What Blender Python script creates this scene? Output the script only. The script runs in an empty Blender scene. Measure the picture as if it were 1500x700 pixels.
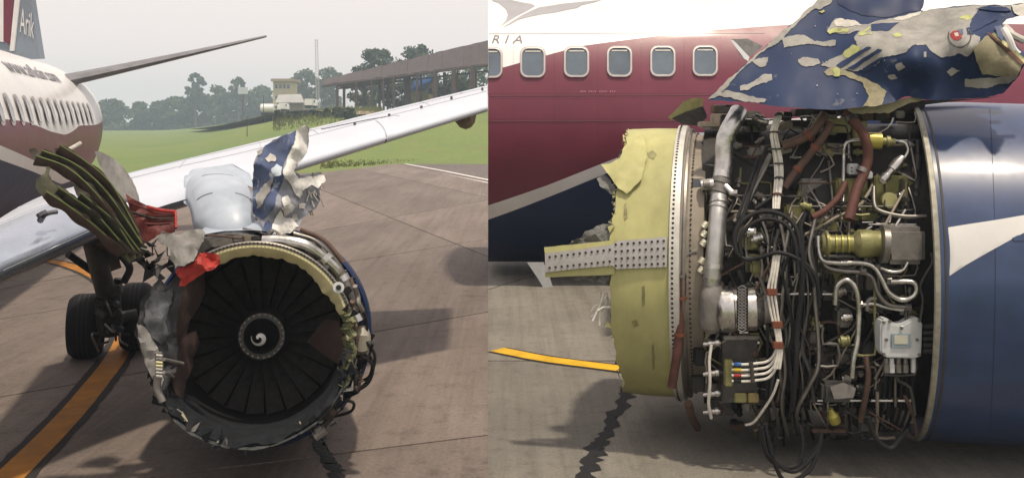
import bpy, bmesh, math, random
import numpy as np
from mathutils import Vector as V, Matrix, noise, geometry
random.seed(11)
U = random.uniform
sc = bpy.context.scene
COL = sc.collection
H, F = 3.3, 1500.0
# ------------------------------------------------------------------ camera
cam_d = bpy.data.cameras.new('camera'); cam = bpy.data.objects.new('camera', cam_d); COL.objects.link(cam)
cam.location = (0, 0, H); cam.rotation_euler = (math.radians(90), 0, 0)
cam_d.sensor_width = 36; cam_d.lens = 36.0; cam_d.shift_y = -170/1500.0
cam_d.clip_start = 0.1; cam_d.clip_end = 5000
sc.camera = cam
# ------------------------------------------------------------------ world + sun
SUN = V((-0.17, 0.27, -1.0)).normalized()
EL = math.asin(-SUN.z); ROT = math.atan2(-SUN.x, -SUN.y)
w = bpy.data.worlds.new('World'); sc.world = w; w.use_nodes = True
nt = w.node_tree; bg = nt.nodes['Background']
sky = nt.nodes.new('ShaderNodeTexSky'); sky.sky_type = 'NISHITA'; sky.sun_disc = False
sky.sun_elevation = EL; sky.sun_rotation = ROT; sky.air_density = 1.0; sky.dust_density = 4.5; sky.ozone_density = 1.0
mixw = nt.nodes.new('ShaderNodeMix'); mixw.data_type = 'RGBA'; mixw.inputs[0].default_value = 0.7
nt.links.new(sky.outputs[0], mixw.inputs[6]); mixw.inputs[7].default_value = (18.6, 16.4, 15.4, 1)
nt.links.new(mixw.outputs[2], bg.inputs[0]); bg.inputs[1].default_value = 0.074
sd = bpy.data.lights.new('sun', 'SUN'); sd.energy = 3.5; sd.angle = math.radians(2.5); sd.color = (1, .87, .70)
so = bpy.data.objects.new('sun', sd); COL.objects.link(so); so.rotation_euler = SUN.to_track_quat('-Z', 'Y').to_euler()
so.location = (30, -12, 30)
vs = sc.view_settings; vs.view_transform = 'Standard'; vs.look = 'None'; vs.exposure = 0.0; vs.gamma = 1
sc.cycles.max_bounces = 6; sc.cycles.volume_bounces = 2
# ------------------------------------------------------------------ helpers
def P(px, py, d): return V(((px-750)/F*d, d, H-(py-180)/F*d))
def G(px, py):
    d = F*H/(py-180); return V(((px-750)/F*d, d, 0))
def sm(t): t = max(0, min(1, t)); return t*t*(3-2*t)
def lerp(a, b, t): return a+(b-a)*t
def ss(c):  # srgb 0-255 -> linear
    return tuple(((x/255)/12.92 if x/255 < .04045 else ((x/255+.055)/1.055)**2.4) for x in c)
MATS = {}
def mat(name, col, rough=.5, metal=0, var=.18, scale=5.0, bump=0.0, col2=None, amt=.5, coat=0, bscale=None, detail=6, stretch=None):
    if name in MATS: return MATS[name]
    m = bpy.data.materials.new(name); m.use_nodes = True; n = m.node_tree.nodes; L = m.node_tree.links
    b = n['Principled BSDF']; b.inputs['Roughness'].default_value = rough; b.inputs['Metallic'].default_value = metal
    b.inputs['Specular IOR Level'].default_value = .5 if (rough < .45 or metal > .2) else .22
    if coat: b.inputs['Coat Weight'].default_value = coat; b.inputs['Coat Roughness'].default_value = .12
    tc = n.new('ShaderNodeTexCoord'); src = tc.outputs['Object']
    if stretch:
        mp = n.new('ShaderNodeMapping'); mp.inputs['Scale'].default_value = stretch; L.new(src, mp.inputs[0]); src = mp.outputs[0]
    nz = n.new('ShaderNodeTexNoise'); nz.inputs['Scale'].default_value = scale; nz.inputs['Detail'].default_value = detail
    nz.inputs['Roughness'].default_value = .65; L.new(src, nz.inputs['Vector'])
    cr = n.new('ShaderNodeValToRGB'); L.new(nz.outputs['Fac'], cr.inputs[0])
    a = tuple(max(0, c*(1-var)) for c in col); c2 = col2 if col2 else tuple(min(1, c*(1+var)) for c in col)
    lo, hi = (.3, .7) if not col2 else (amt-.07, amt+.07)
    cr.color_ramp.elements[0].position = lo; cr.color_ramp.elements[0].color = (*a, 1)
    cr.color_ramp.elements[1].position = hi; cr.color_ramp.elements[1].color = (*c2, 1)
    L.new(cr.outputs[0], b.inputs['Base Color'])
    mr = n.new('ShaderNodeMapRange'); mr.inputs[3].default_value = max(.03, rough-.1); mr.inputs[4].default_value = min(1, rough+.14)
    L.new(nz.outputs['Fac'], mr.inputs[0]); L.new(mr.outputs[0], b.inputs['Roughness'])
    if bump:
        n2 = n.new('ShaderNodeTexNoise'); n2.inputs['Scale'].default_value = bscale or scale*3; n2.inputs['Detail'].default_value = 4
        L.new(src, n2.inputs['Vector'])
        bp = n.new('ShaderNodeBump'); bp.inputs['Strength'].default_value = bump; bp.inputs['Distance'].default_value = .03
        L.new(n2.outputs['Fac'], bp.inputs['Height']); L.new(bp.outputs[0], b.inputs['Normal'])
    MATS[name] = m; return m
LOC = {}
def tag(o, label=None, cat=None, group=None, kind=None):
    if label: o['label'] = label
    if cat: o['category'] = cat
    if group: o['group'] = group
    if kind: o['kind'] = kind
    return o
def empty(name, loc, label, cat, group=None):
    o = bpy.data.objects.new(name, None); COL.objects.link(o); o.location = loc; o.empty_display_size = .3
    LOC[o.name] = V(loc); return tag(o, label, cat, group)
class MB:
    def __init__(s): s.v = []; s.f = []; s.m = []
    def add(s, vs, fs, m=0):
        o = len(s.v); s.v += [V(x) for x in vs]; s.f += [[i+o for i in f] for f in fs]; s.m += [m]*len(fs)
    def prism(s, bot, top, m=0):
        n = len(bot); s.add(list(bot)+list(top), [list(range(n))[::-1], [n+i for i in range(n)]]+[[i, (i+1) % n, n+(i+1) % n, n+i] for i in range(n)], m)
    def box(s, c, size, R=None, m=0):
        x, y, z = [k/2 for k in size]; R = R or Matrix.Identity(3); c = V(c)
        vs = [c+R @ V((a*x, b*y, e*z)) for e in (-1, 1) for a, b in ((-1, -1), (1, -1), (1, 1), (-1, 1))]
        s.prism(vs[:4], vs[4:], m)
    def tube(s, pts, r, n=8, m=0, rs=None, flat=None):
        pts = [V(p) for p in pts]; k = len(pts); rings = []; up = None
        for i, p in enumerate(pts):
            t = (pts[min(i+1, k-1)]-pts[max(i-1, 0)])
            t = t.normalized() if t.length > 1e-9 else V((0, 0, 1))
            if up is None:
                up = t.orthogonal().normalized()
            else:
                up = up-t*up.dot(t); up = up.normalized() if up.length > 1e-6 else t.orthogonal().normalized()
            sd_ = t.cross(up); rr = rs[i] if rs else r
            rings.append([p+(up*math.cos(6.28318*j/n)+sd_*math.sin(6.28318*j/n))*rr for j in range(n)])
        vs = [q for R in rings for q in R]; fs = []
        for i in range(k-1):
            for j in range(n): fs.append([i*n+j, i*n+(j+1) % n, (i+1)*n+(j+1) % n, (i+1)*n+j])
        fs.append(list(range(n))[::-1]); fs.append([(k-1)*n+j for j in range(n)])
        s.add(vs, fs, m)
    def grid(s, rows, m=0, close=False, mfn=None):
        nr = len(rows); nc = len(rows[0]); o = len(s.v); s.v += [V(p) for r in rows for p in r]
        for i in range(nr-1):
            for j in range(nc if close else nc-1):
                s.f.append([o+i*nc+j, o+i*nc+(j+1) % nc, o+(i+1)*nc+(j+1) % nc, o+(i+1)*nc+j]); s.m.append(mfn(i, j) if mfn else m)
    def lathe(s, fr, prof, n=64, t0=0, t1=360, m=0, mfn=None, jig=None):
        full = abs(t1-t0-360) < 1e-6; cnt = n if full else n+1; rows = []
        for k, (a, r) in enumerate(prof):
            row = []
            for j in range(cnt):
                th = math.radians(t0+(t1-t0)*j/n); da, dr = jig(k, th) if jig else (0, 0)
                row.append(fr.pt(a+da, r+dr, th))
            rows.append(row)
        s.grid(rows, m, close=full, mfn=mfn)
    def build(s, name, mats, parent=None, angle=35, bevel=0, label=None, kind=None):
        me = bpy.data.meshes.new(name); off = LOC.get(parent.name, V((0, 0, 0))) if parent else V((0, 0, 0))
        me.from_pydata([v-off for v in s.v], [], s.f)
        for mm in (mats if isinstance(mats, (list, tuple)) else [mats]): me.materials.append(mm)
        me.polygons.foreach_set('material_index', s.m)
        bm = bmesh.new(); bm.from_mesh(me)
        bmesh.ops.recalc_face_normals(bm, faces=bm.faces)
        if bevel: bmesh.ops.bevel(bm, geom=[e for e in bm.edges if len(e.link_faces) == 2 and e.calc_face_angle(0) > .6], offset=bevel, segments=2, affect='EDGES', clamp_overlap=True)
        bm.to_mesh(me); bm.free()
        me.polygons.foreach_set('use_smooth', [True]*len(me.polygons)); me.set_sharp_from_angle(angle=math.radians(angle)); me.update()
        o = bpy.data.objects.new(name, me); COL.objects.link(o); LOC[o.name] = off
        if parent: o.parent = parent
        return tag(o, label, kind=kind)
class Fr:
    def __init__(s, o, u, v): s.o = V(o); s.u = V(u).normalized(); s.v = V(v); s.v = (s.v-s.u*s.v.dot(s.u)).normalized(); s.w = s.u.cross(s.v); s.w = s.w if s.w.z > 0 else -s.w
    def pt(s, a, r, th): return s.o+s.u*a+(s.v*math.cos(th)+s.w*math.sin(th))*r
    def hit(s, px, py, r):      # where the line of sight meets a round body of radius r
        c = V((0, 0, H)); d = (P(px, py, 1)-c).normalized(); oc = c-s.o
        dp = d-s.u*d.dot(s.u); op = oc-s.u*oc.dot(s.u)
        A = dp.dot(dp); B = 2*dp.dot(op); C = op.dot(op)-r*r; D = B*B-4*A*C
        t = (-B-math.sqrt(D))/(2*A) if D > 0 else -B/(2*A)
        return c+d*t
    def ath(s, p):
        q = p-s.o; a = q.dot(s.u); q -= s.u*a; return a, math.atan2(q.dot(s.w), q.dot(s.v)), q.length
def smooth_path(pts, k=5):
    pts = [V(p) for p in pts]
    if len(pts) < 3: return pts
    out = []; q = [pts[0]*2-pts[1]]+pts+[pts[-1]*2-pts[-2]]
    for i in range(1, len(q)-2):
        for j in range(k):
            t = j/k; a, b, c, d = q[i-1:i+3]
            out.append(.5*((2*b)+(c-a)*t+(2*a-5*b+4*c-d)*t*t+(3*b-a-3*c+d)*t**3))
    return out+[pts[-1]]
def rough_poly(poly, amp, it=2):
    pts = [V((p[0], p[1])) for p in poly]
    for k in range(it):
        out = []
        for i, p in enumerate(pts):
            q = pts[(i+1) % len(pts)]; d = q-p; out.append(p)
            if d.length > 3: out.append((p+q)/2+V((-d.y, d.x)).normalized()*U(-1, 1)*amp*min(1, d.length/12))
        pts = out
    return pts
def idw(ctrl):
    A_ = np.array([(x, y, 1) for x, y, d in ctrl]); D_ = np.array([d for x, y, d in ctrl]); pl_ = np.linalg.lstsq(A_, D_, rcond=None)[0]
    ctrl = [(x, y, d-(pl_[0]*x+pl_[1]*y+pl_[2])) for x, y, d in ctrl]
    def f(x, y): return float(pl_[0]*x+pl_[1]*y+pl_[2])+f0(x, y)
    def f0(x, y):
        sw = sv = 0
        for cx, cy, d in ctrl:
            ww = 1/((x-cx)**2+(y-cy)**2+120)**1.2; sw += ww; sv += ww*d
        return sv/sw
    return f
def crumple(f, amp, sc_=.04, seed=0):
    return lambda x, y: f(x, y)+amp*(noise.noise(V((x*sc_, y*sc_, seed)))+.5*noise.noise(V((x*sc_*2.7, y*sc_*2.7, seed+5))))
def sheet(mb, poly, dfn, step=6, thick=.012, off=0.0, rough=.8, m=0, it=2):
    b = rough_poly(poly, rough, it) if rough else [V((p[0], p[1])) for p in poly]
    xs = [p.x for p in b]; ys = [p.y for p in b]; n = len(b); pts = list(b)
    def inside(x, y):
        c = False; j = n-1
        for i in range(n):
            if (b[i].y > y) != (b[j].y > y) and x < (b[j].x-b[i].x)*(y-b[i].y)/(b[j].y-b[i].y)+b[i].x: c = not c
            j = i
        return c
    y = min(ys)+step*.5
    while y < max(ys):
        x = min(xs)+step*.5
        while x < max(xs):
            if inside(x, y): pts.append(V((x+U(-.2, .2)*step, y+U(-.2, .2)*step)))
            x += step
        y += step
    vs2, es, fs, *_ = geometry.delaunay_2d_cdt(pts, [(i, (i+1) % n) for i in range(n)], [], 1, 1e-4)
    top = [P(p.x, p.y, dfn(p.x, p.y)-off) for p in vs2]; bot = [P(p.x, p.y, dfn(p.x, p.y)-off+thick) for p in vs2]
    cnt = {}
    for f in fs:
        for i in range(len(f)):
            e = (f[i], f[(i+1) % len(f)]); cnt[e] = 1
    k = len(top); faces = [list(f) for f in fs]+[[i+k for i in reversed(f)] for f in fs]
    faces += [[a, b_, b_+k, a+k] for (a, b_) in cnt if (b_, a) not in cnt]
    mb.add(top+bot, faces, m)
def sheet_obj(name, poly, dfn, mats, parent, label=None, angle=40, **kw):
    mb = MB(); sheet(mb, poly, dfn, **kw); return mb.build(name, mats, parent, angle=angle, label=label)
def text_mesh(body, size, shear=0, spacing=1):
    c = bpy.data.curves.new('t', 'FONT'); c.body = body; c.size = size; c.shear = shear; c.space_character = spacing; c.extrude = .004; c.resolution_u = 3
    o = bpy.data.objects.new('t', c); COL.objects.link(o); bpy.context.view_layer.update()
    me = bpy.data.meshes.new_from_object(o.evaluated_get(bpy.context.evaluated_depsgraph_get()))
    vs_ = [v.co.copy() for v in me.vertices]; fs_ = [list(p.vertices) for p in me.polygons]
    bpy.data.objects.remove(o); bpy.data.meshes.remove(me); return vs_, fs_
# ------------------------------------------------------------------ materials
WHITE = mat('white_paint', (.66, .655, .64), .34, var=.08, scale=1.5, coat=.3)
MAROON = mat('maroon_paint', (.145, .020, .042), .4, var=.12, scale=1.2, coat=.08)
NAVY = mat('navy_paint', (.012, .024, .07), .46, var=.15, scale=2)
BLUE = mat('blue_paint', (.02, .043, .115), .36, var=.25, scale=2.5, coat=.35)
BLUEL = mat('torn_blue_paint', (.02, .038, .10), .55, col2=(.2, .2, .19), amt=.70, scale=5, detail=10, bump=.05, bscale=6)
BLUEF = mat('faded_blue_paint', (.075, .105, .20), .5, col2=(.40, .42, .45), amt=.63, scale=7, detail=9, bump=.06, bscale=9)
GREYCHIP = mat('bared_grey_primer', (.27, .265, .245), .6, var=.28, scale=6, bump=.2)
PALECHIP = mat('bared_pale_primer', (.47, .455, .41), .55, var=.25, scale=8, bump=.25)
TANCHIP = mat('bared_tan_primer', (.25, .23, .15), .6, var=.25, scale=8, bump=.25)
LIMECHIP = mat('lime_primer', (.34, .36, .15), .6, var=.3, scale=9)
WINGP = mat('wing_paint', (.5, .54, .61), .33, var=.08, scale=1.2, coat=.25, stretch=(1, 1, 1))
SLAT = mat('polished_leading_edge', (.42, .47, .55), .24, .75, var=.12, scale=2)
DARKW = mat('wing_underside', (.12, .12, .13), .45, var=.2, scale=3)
GREYSTAB = mat('weathered_grey_paint', (.16, .16, .17), .5, var=.25, scale=3)
EMBLEM = mat('grey_print', (.30, .30, .32), .4, var=.05)
PRINT = mat('dark_print', (.09, .09, .11), .4, var=.05)
GLASS = mat('window_glass', (.09, .12, .15), .12, var=.25, scale=1.2, coat=.6)
FRAMEM = mat('window_frame_metal', (.40, .37, .36), .4, .2, var=.1)
SEAM = mat('seam_grime', (.12, .05, .06), .6, var=.1)
YEL = mat('chromate_yellow', (.38, .37, .165), .5, var=.2, scale=2.2, stretch=(1, 1, .45), bump=.05, bscale=30)
YELP = mat('pale_chromate', (.62, .58, .34), .5, var=.12, scale=6)
FLANGE = mat('flange_metal', (.5, .49, .45), .45, .3, var=.15, scale=9)
HOLE = mat('bolt_hole_black', (.02, .02, .02), .6, var=.1)
STRAP = mat('strap_alloy', (.36, .35, .34), .45, .25, var=.15, scale=12)
STEEL = mat('bright_steel', (.48, .47, .45), .26, .92, var=.35, scale=10)
DULL = mat('dull_steel', (.19, .18, .165), .4, .8, var=.25, scale=10, bump=.05)
CASTG = mat('grey_casting', (.2, .19, .175), .5, .4, var=.25, scale=10, bump=.1)
BEIGE = mat('beige_frame_panel', (.24, .21, .17), .55, .1, var=.2, scale=5)
OLIVE = mat('olive_casting', (.19, .185, .075), .45, .3, var=.3, scale=9, bump=.1)
GOLD = mat('gold_chromate', (.33, .29, .06), .35, .4, var=.25, scale=9)
BLACKR = mat('black_rubber', (.012, .012, .013), .55, var=.3, scale=8)
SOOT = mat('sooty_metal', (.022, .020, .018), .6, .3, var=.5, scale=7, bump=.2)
DKGREY = mat('dark_grey_metal', (.06, .058, .055), .5, .4, var=.35, scale=8, bump=.1)
HOSE = mat('red_brown_hose', (.095, .042, .034), .6, var=.3, scale=9, bump=.15)
HOSE2 = mat('brown_hose', (.095, .06, .045), .6, var=.3, scale=9, bump=.15)
CABLEW = mat('white_cable', (.62, .6, .54), .5, var=.2, scale=18)
ORANGE = mat('orange_clamp', (.17, .06, .035), .5, var=.2)
BOXW = mat('pale_alloy_box', (.5, .52, .53), .45, .2, var=.1, scale=10, bump=.05)
SCREEN = mat('label_blue', (.2, .27, .31), .4, var=.1)
SCREEN2 = mat('label_cream', (.45, .45, .36), .4, var=.1)
REDP = mat('red_paint', (.32, .035, .028), .45, var=.3, scale=10, bump=.2)
CREDP = mat('dark_red_liner', (.085, .016, .014), .5, var=.35, scale=8, bump=.2)
YELS = mat('yellow_sleeve', (.5, .38, .03), .5, var=.1)
BLUS = mat('blue_sleeve', (.05, .15, .4), .5, var=.1)
FANM = mat('titanium_blade', (.15, .143, .135), .34, .75, var=.3, scale=6)
LINER = mat('dark_liner', (.010, .010, .011), .95, var=.4, scale=6)
LINERB = mat('blue_grey_liner', (.011, .013, .016), .9, var=.5, scale=8, bump=.25)
BRNLIN = mat('brown_liner', (.05, .034, .03), .55, var=.35, scale=7, bump=.1)
GRNRIB = mat('green_rib', (.05, .062, .026), .5, var=.35, scale=12, bump=.1)
DKSHEET = mat('dark_torn_sheet', (.035, .032, .024), .55, var=.45, scale=9, bump=.2)
GREYSH = mat('grey_torn_sheet', (.2, .195, .185), .6, .0, var=.3, scale=8, bump=.15)
GREYDK = mat('smoked_grey_sheet', (.042, .042, .046), .5, .2, var=.35, scale=9, bump=.2)
TYRE = mat('tyre_rubber', (.008, .008, .009), .75, var=.3, scale=9, bump=.1)
PALEBL = mat('pale_blue_grey_paint', (.35, .405, .475), .4, var=.16, scale=3, coat=.2)
def honey():
    m = mat('torn_honeycomb', (.16, .16, .15), .6, .3, var=.4, scale=40, bump=.6, bscale=90); return m
HONEY = honey()
LEAF = [mat('leaf_'+n_, c, .6, var=.35, scale=.25) for n_, c in (('dark', (.035, .055, .025)), ('mid', (.05, .075, .03)), ('olive', (.075, .085, .035)))]
BARK = mat('bark', (.09, .07, .05), .8, var=.3, scale=3, bump=.4)
def ground_mat(name, c1, c2, c3, sc1, bump, rough=.85, stretch=(1, 1, 1), rot=0, streak=True):
    m = bpy.data.materials.new(name); m.use_nodes = True; n = m.node_tree.nodes; L = m.node_tree.links; b = n['Principled BSDF']
    tc = n.new('ShaderNodeTexCoord'); mp = n.new('ShaderNodeMapping'); mp.inputs['Scale'].default_value = stretch; mp.inputs['Rotation'].default_value = (0, 0, rot)
    L.new(tc.outputs['Object'], mp.inputs[0])
    def nz(s, src, det=6):
        t = n.new('ShaderNodeTexNoise'); t.inputs['Scale'].default_value = s; t.inputs['Detail'].default_value = det; t.inputs['Roughness'].default_value = .7; L.new(src, t.inputs['Vector']); return t
    a = nz(sc1, mp.outputs[0]); bb = nz(sc1*9, tc.outputs['Object'], 3); c = nz(sc1*60, tc.outputs['Object'], 2)
    r1 = n.new('ShaderNodeValToRGB'); r1.color_ramp.elements[0].position = .33; r1.color_ramp.elements[1].position = .68
    r1.color_ramp.elements[0].color = (*c1, 1); r1.color_ramp.elements[1].color = (*c2, 1); L.new(a.outputs['Fac'], r1.inputs[0])
    r2 = n.new('ShaderNodeValToRGB'); r2.color_ramp.elements[0].position = .52; r2.color_ramp.elements[1].position = .75
    r2.color_ramp.elements[0].color = (0, 0, 0, 1); r2.color_ramp.elements[1].color = (.75, .75, .75, 1); L.new(bb.outputs['Fac'], r2.inputs[0])
    mx = n.new('ShaderNodeMix'); mx.data_type = 'RGBA'; L.new(r2.outputs[0], mx.inputs[0]); L.new(r1.outputs[0], mx.inputs[6]); mx.inputs[7].default_value = (*c3, 1)
    m2 = n.new('ShaderNodeMix'); m2.data_type = 'RGBA'; m2.blend_type = 'MULTIPLY'; m2.inputs[0].default_value = .55; L.new(mx.outputs[2], m2.inputs[6])
    r3 = n.new('ShaderNodeValToRGB'); r3.color_ramp.elements[0].position = .3; r3.color_ramp.elements[1].position = .6; r3.color_ramp.elements[0].color = (.55, .55, .55, 1); L.new(c.outputs['Fac'], r3.inputs[0]); L.new(r3.outputs[0], m2.inputs[7])
    mp2 = n.new('ShaderNodeMapping'); mp2.inputs['Scale'].default_value = (5.5, .16, 1); mp2.inputs['Rotation'].default_value = (0, 0, rot*1.0); L.new(tc.outputs['Object'], mp2.inputs[0])
    st = nz(1.0, mp2.outputs[0], 4); r4 = n.new('ShaderNodeValToRGB'); r4.color_ramp.elements[0].position = .32; r4.color_ramp.elements[1].position = .55; r4.color_ramp.elements[0].color = (.62, .6, .58, 1); L.new(st.outputs['Fac'], r4.inputs[0])
    sp = nz(.9, tc.outputs['Object'], 5); r5 = n.new('ShaderNodeValToRGB'); r5.color_ramp.elements[0].position = .26; r5.color_ramp.elements[1].position = .37; r5.color_ramp.elements[0].color = (.5, .48, .46, 1); L.new(sp.outputs['Fac'], r5.inputs[0])
    m3_ = n.new('ShaderNodeMix'); m3_.data_type = 'RGBA'; m3_.blend_type = 'MULTIPLY'; m3_.inputs[0].default_value = .6 if streak else 0; L.new(m2.outputs[2], m3_.inputs[6]); L.new(r4.outputs[0], m3_.inputs[7])
    m4_ = n.new('ShaderNodeMix'); m4_.data_type = 'RGBA'; m4_.blend_type = 'MULTIPLY'; m4_.inputs[0].default_value = .8 if streak else 0; L.new(m3_.outputs[2], m4_.inputs[6]); L.new(r5.outputs[0], m4_.inputs[7])
    oi = n.new('ShaderNodeObjectInfo'); mr_ = n.new('ShaderNodeMapRange'); mr_.inputs[3].default_value = .84 if streak else 1; mr_.inputs[4].default_value = 1.1 if streak else 1; L.new(oi.outputs['Random'], mr_.inputs[0])
    hs_ = n.new('ShaderNodeHueSaturation'); L.new(mr_.outputs[0], hs_.inputs['Value']); L.new(m4_.outputs[2], hs_.inputs['Color'])
    L.new(hs_.outputs[0], b.inputs['Base Color']); b.inputs['Roughness'].default_value = rough
    bp = n.new('ShaderNodeBump'); bp.inputs['Strength'].default_value = bump; bp.inputs['Distance'].default_value = .02; L.new(c.outputs['Fac'], bp.inputs['Height']); L.new(bp.outputs[0], b.inputs['Normal'])
    MATS[name] = m; return m
CONC = ground_mat('brown_concrete', (.135, .107, .09), (.225, .184, .158), (.095, .074, .062), .35, .5, stretch=(1.6, .35, 1), rot=-.34)
CONC2 = ground_mat('grey_concrete', (.168, .157, .133), (.24, .222, .186), (.125, .117, .1), .5, .5)
ASPH = ground_mat('old_asphalt', (.11, .09, .08), (.16, .135, .12), (.08, .068, .06), .1, .4)
GRASSM = ground_mat('grass_field', (.085, .155, .018), (.17, .21, .03), (.15, .13, .05), .035, .8, stretch=(1, .4, 1), streak=False)
JOINT = mat('joint_dirt', (.035, .028, .024), .9, var=.4, scale=4)
TAR = mat('tar_seal', (.012, .012, .013), .6, var=.4, scale=9, bump=.3)
YLINE = mat('orange_line_paint', (.34, .145, .022), .7, var=.3, scale=3, bump=.1)
YLINE2 = mat('yellow_line_paint', (.6, .36, .02), .65, var=.2, scale=3, bump=.1)
BLINE = mat('black_line_border', (.03, .026, .024), .8, var=.4, scale=3)
WLINE = mat('white_line_paint', (.6, .58, .54), .7, var=.2, scale=2)
DIRT = mat('dirt_road', (.26, .2, .14), .9, var=.2, scale=.2)
# ------------------------------------------------------------------ terrain
def terr(X, d):
    if d < 72: return 0
    px = X/d*F+750
    bank = sm((px-215)/300)
    z = bank*(5.4*sm((d-78)/88)+max(0, d-170)*.012)
    z -= .35*math.exp(-((px-300-(d-130)*.05*-1.0)/16)**2)*sm((d-80)/30)*sm((430-d)/100)*(.4+.6*bank)
    return z
gm = MB()
rows = []
ds = [-60, 0, 40, 60, 68]+[72*1.045**i for i in range(62)]
for d in ds:
    de = max(d, 72)
    rows.append([V(((p_-750)/F*de, d, terr((p_-750)/F*d, d)-.06 if d >= 72 else -.06)) for p_ in [-2600, -1400, -700, -300]+list(range(-100, 801, 15))+[900, 1100, 1500, 2200, 3000]])
gm.grid(rows); tag(gm.build('ground', GRASSM, angle=80), kind='structure')
# ------------------------------------------------------------------ apron slabs
def clip(poly, n, c):
    out = []
    for i, p in enumerate(poly):
        q = poly[(i+1) % len(poly)]; a = p.dot(n)-c; b = q.dot(n)-c
        if a >= 0: out.append(p)
        if (a >= 0) != (b >= 0): out.append(p+(q-p)*(a/(a-b)))
    return out
def g2(px, py): g = G(px, py); return V((g.x, g.y))
def pave(name, region, alines, blines, material, base_mat, gap=.021):
    base = MB(); base.prism([(p.x, p.y, -.05) for p in region], [(p.x, p.y, -.028) for p in region])
    par = tag(base.build(name, base_mat), kind='structure')
    def norm(ln):
        p, q = ln; t = (q-p).normalized(); n = V((-t.y, t.x)); return n, n.dot(p)
    A = [norm(l) for l in alines]; B = [norm(l) for l in blines]
    for i in range(len(A)+1):
        ra = region
        if i > 0: ra = clip(ra, A[i-1][0], A[i-1][1]+gap)
        if i < len(A): ra = clip(ra, -A[i][0], -(A[i][1]-gap))
        if len(ra) < 3: continue
        for j in range(len(B)+1):
            rb = ra
            if j > 0: rb = clip(rb, B[j-1][0], B[j-1][1]+gap)
            if j < len(B): rb = clip(rb, -B[j][0], -(B[j][1]-gap))
            if len(rb) < 3: continue
            dz = U(-.003, .0)
            m = MB(); m.prism([(p.x, p.y, -.027) for p in rb], [(p.x, p.y, dz) for p in rb]); m.build('concrete_slab', material, par)
    return par
SPL = -35/F
def aline(off): return (V((off-.35*200, 200)), V((off+.35*40, -40)))   # ordered so the normal points to larger X
AL = []
for off in (-24.3, -17.8, -11.3, -4.75, 1.75, 8.26, 14.8):
    p, q = V((off, 0)), V((off-.35*100, 100)); AL.append((q, p))
BL = []
def ln(a, b): BL.append((a, b))
ln(V((-40, -36)), V((20, 21.6)))
BL.pop()
for a, b in (((110, 562+150), (713, 457+180)), ((110, 562), (713, 457)), ((50, 459), (713, 350)), ((598, 314), (713, 293))):
    ln(g2(*a), g2(*b))
region = [V((SPL*2.5, 2.5)), V((SPL*56.2, 56.2)), g2(580, 240), g2(470, 253), V((-34, 60)), V((-45, 30)), V((-30, 2.5))]
pave('apron', region, AL, BL, CONC, JOINT)
region2 = [V((SPL*2.5, 2.5)), V((28, 2.5)), V((28, 32)), V((SPL*32, 32))]
ca, cb = g2(920, 575), g2(855, 700); dirc = (cb-ca)
A2 = []
for o in (-6.2, 0, 6.2, 12.4, 18.6): A2.append((ca+dirc*-5+V((o, 0)), cb+dirc*5+V((o, 0))))
pave('pavement', region2, A2, [(V((-5, 8.2)), V((30, 8.2))), (V((-5, 14.2)), V((30, 14.35))), (g2(715, 424), g2(790, 400)), (V((-5, 29)), V((30, 29)))], CONC2, JOINT)
def ribbon(pts, wid, z, name, material, jag=0, kind='structure'):
    m = MB(); rows = []
    for i, p in enumerate(pts):
        t = (pts[min(i+1, len(pts)-1)]-pts[max(0, i-1)]).normalized(); n = V((-t.y, t.x, 0))
        wl = wid/2*(1+U(-jag, jag)); wr = wid/2*(1+U(-jag, jag))
        rows.append([p+n*wl+V((0, 0, z)), p-n*wr+V((0, 0, z))])
    m.grid(rows); return tag(m.build(name, material), kind=kind)
curve = smooth_path([G(x, y) for x, y in ((20, 376), (75, 383), (110, 392), (142, 406), (168, 426), (184, 452), (187, 482), (172, 520), (138, 566), (88, 624), (22, 690), (-60, 770), (-150, 860))], 8)
ribbon(curve, .48, .005, 'taxi_line_border', BLINE, .06); ribbon(curve, .30, .009, 'taxi_line', YLINE, .02)
curve2 = smooth_path([V((SPL*14.9+.13, 14.9, 0)), G(800, 526), G(900, 539), G(1000, 552), G(1200, 576)], 6)
ribbon(curve2, .42, .005, 'taxi_line_border', BLINE, .04); ribbon(curve2, .3, .009, 'taxi_line', YLINE2, .03)
cr_ = [G(457, 612), G(460, 630), G(468, 650), G(480, 672), G(490, 690), G(505, 715), G(530, 760)]
cr_ = [p+V((U(-.03, .03), 0, 0)) for p in smooth_path(cr_, 8)]
ribbon(cr_, .13, .006, 'tar_seam', TAR, .6)
cr_ = [p+V((U(-.035, .035), 0, 0)) for p in smooth_path([G(928, 562), G(915, 580), G(890, 628), G(872, 660), G(855, 700), G(835, 745)], 9)]
ribbon(cr_, .16, .006, 'tar_seam', TAR, .6)
tw = [g2(570, 239.5), g2(715, 267), V((SPL*56, 56)), V((20, 56)), V((25, 140)), g2(715, 200), g2(680, 201), g2(668, 207), g2(630, 224)]
m = MB(); m.prism([(p.x, p.y, -.1) for p in tw], [(p.x, p.y, terr(p.x, p.y)*0-.02) for p in tw]); tag(m.build('taxiway', ASPH), kind='structure')
ribbon([G(578, 240.5), G(640, 253), G(722, 269)], .35, -.012, 'edge_line', WLINE, .1)
ribbon([G(592, 239.5), G(650, 250), G(722, 264.5)], .3, -.012, 'edge_line', WLINE, .1)
# dirt road on the bank
rd = []
for x, y, d in ((300, 184, 300), (350, 181, 215), (400, 180, 190), (450, 182, 165), (500, 186, 150), (560, 190, 140)):
    X = (x-750)/F*d; rd.append(V((X, d, terr(X, d)+.12)))
ribbon(smooth_path(rd, 6), 9, .05, 'road', DIRT, .05)
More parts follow.
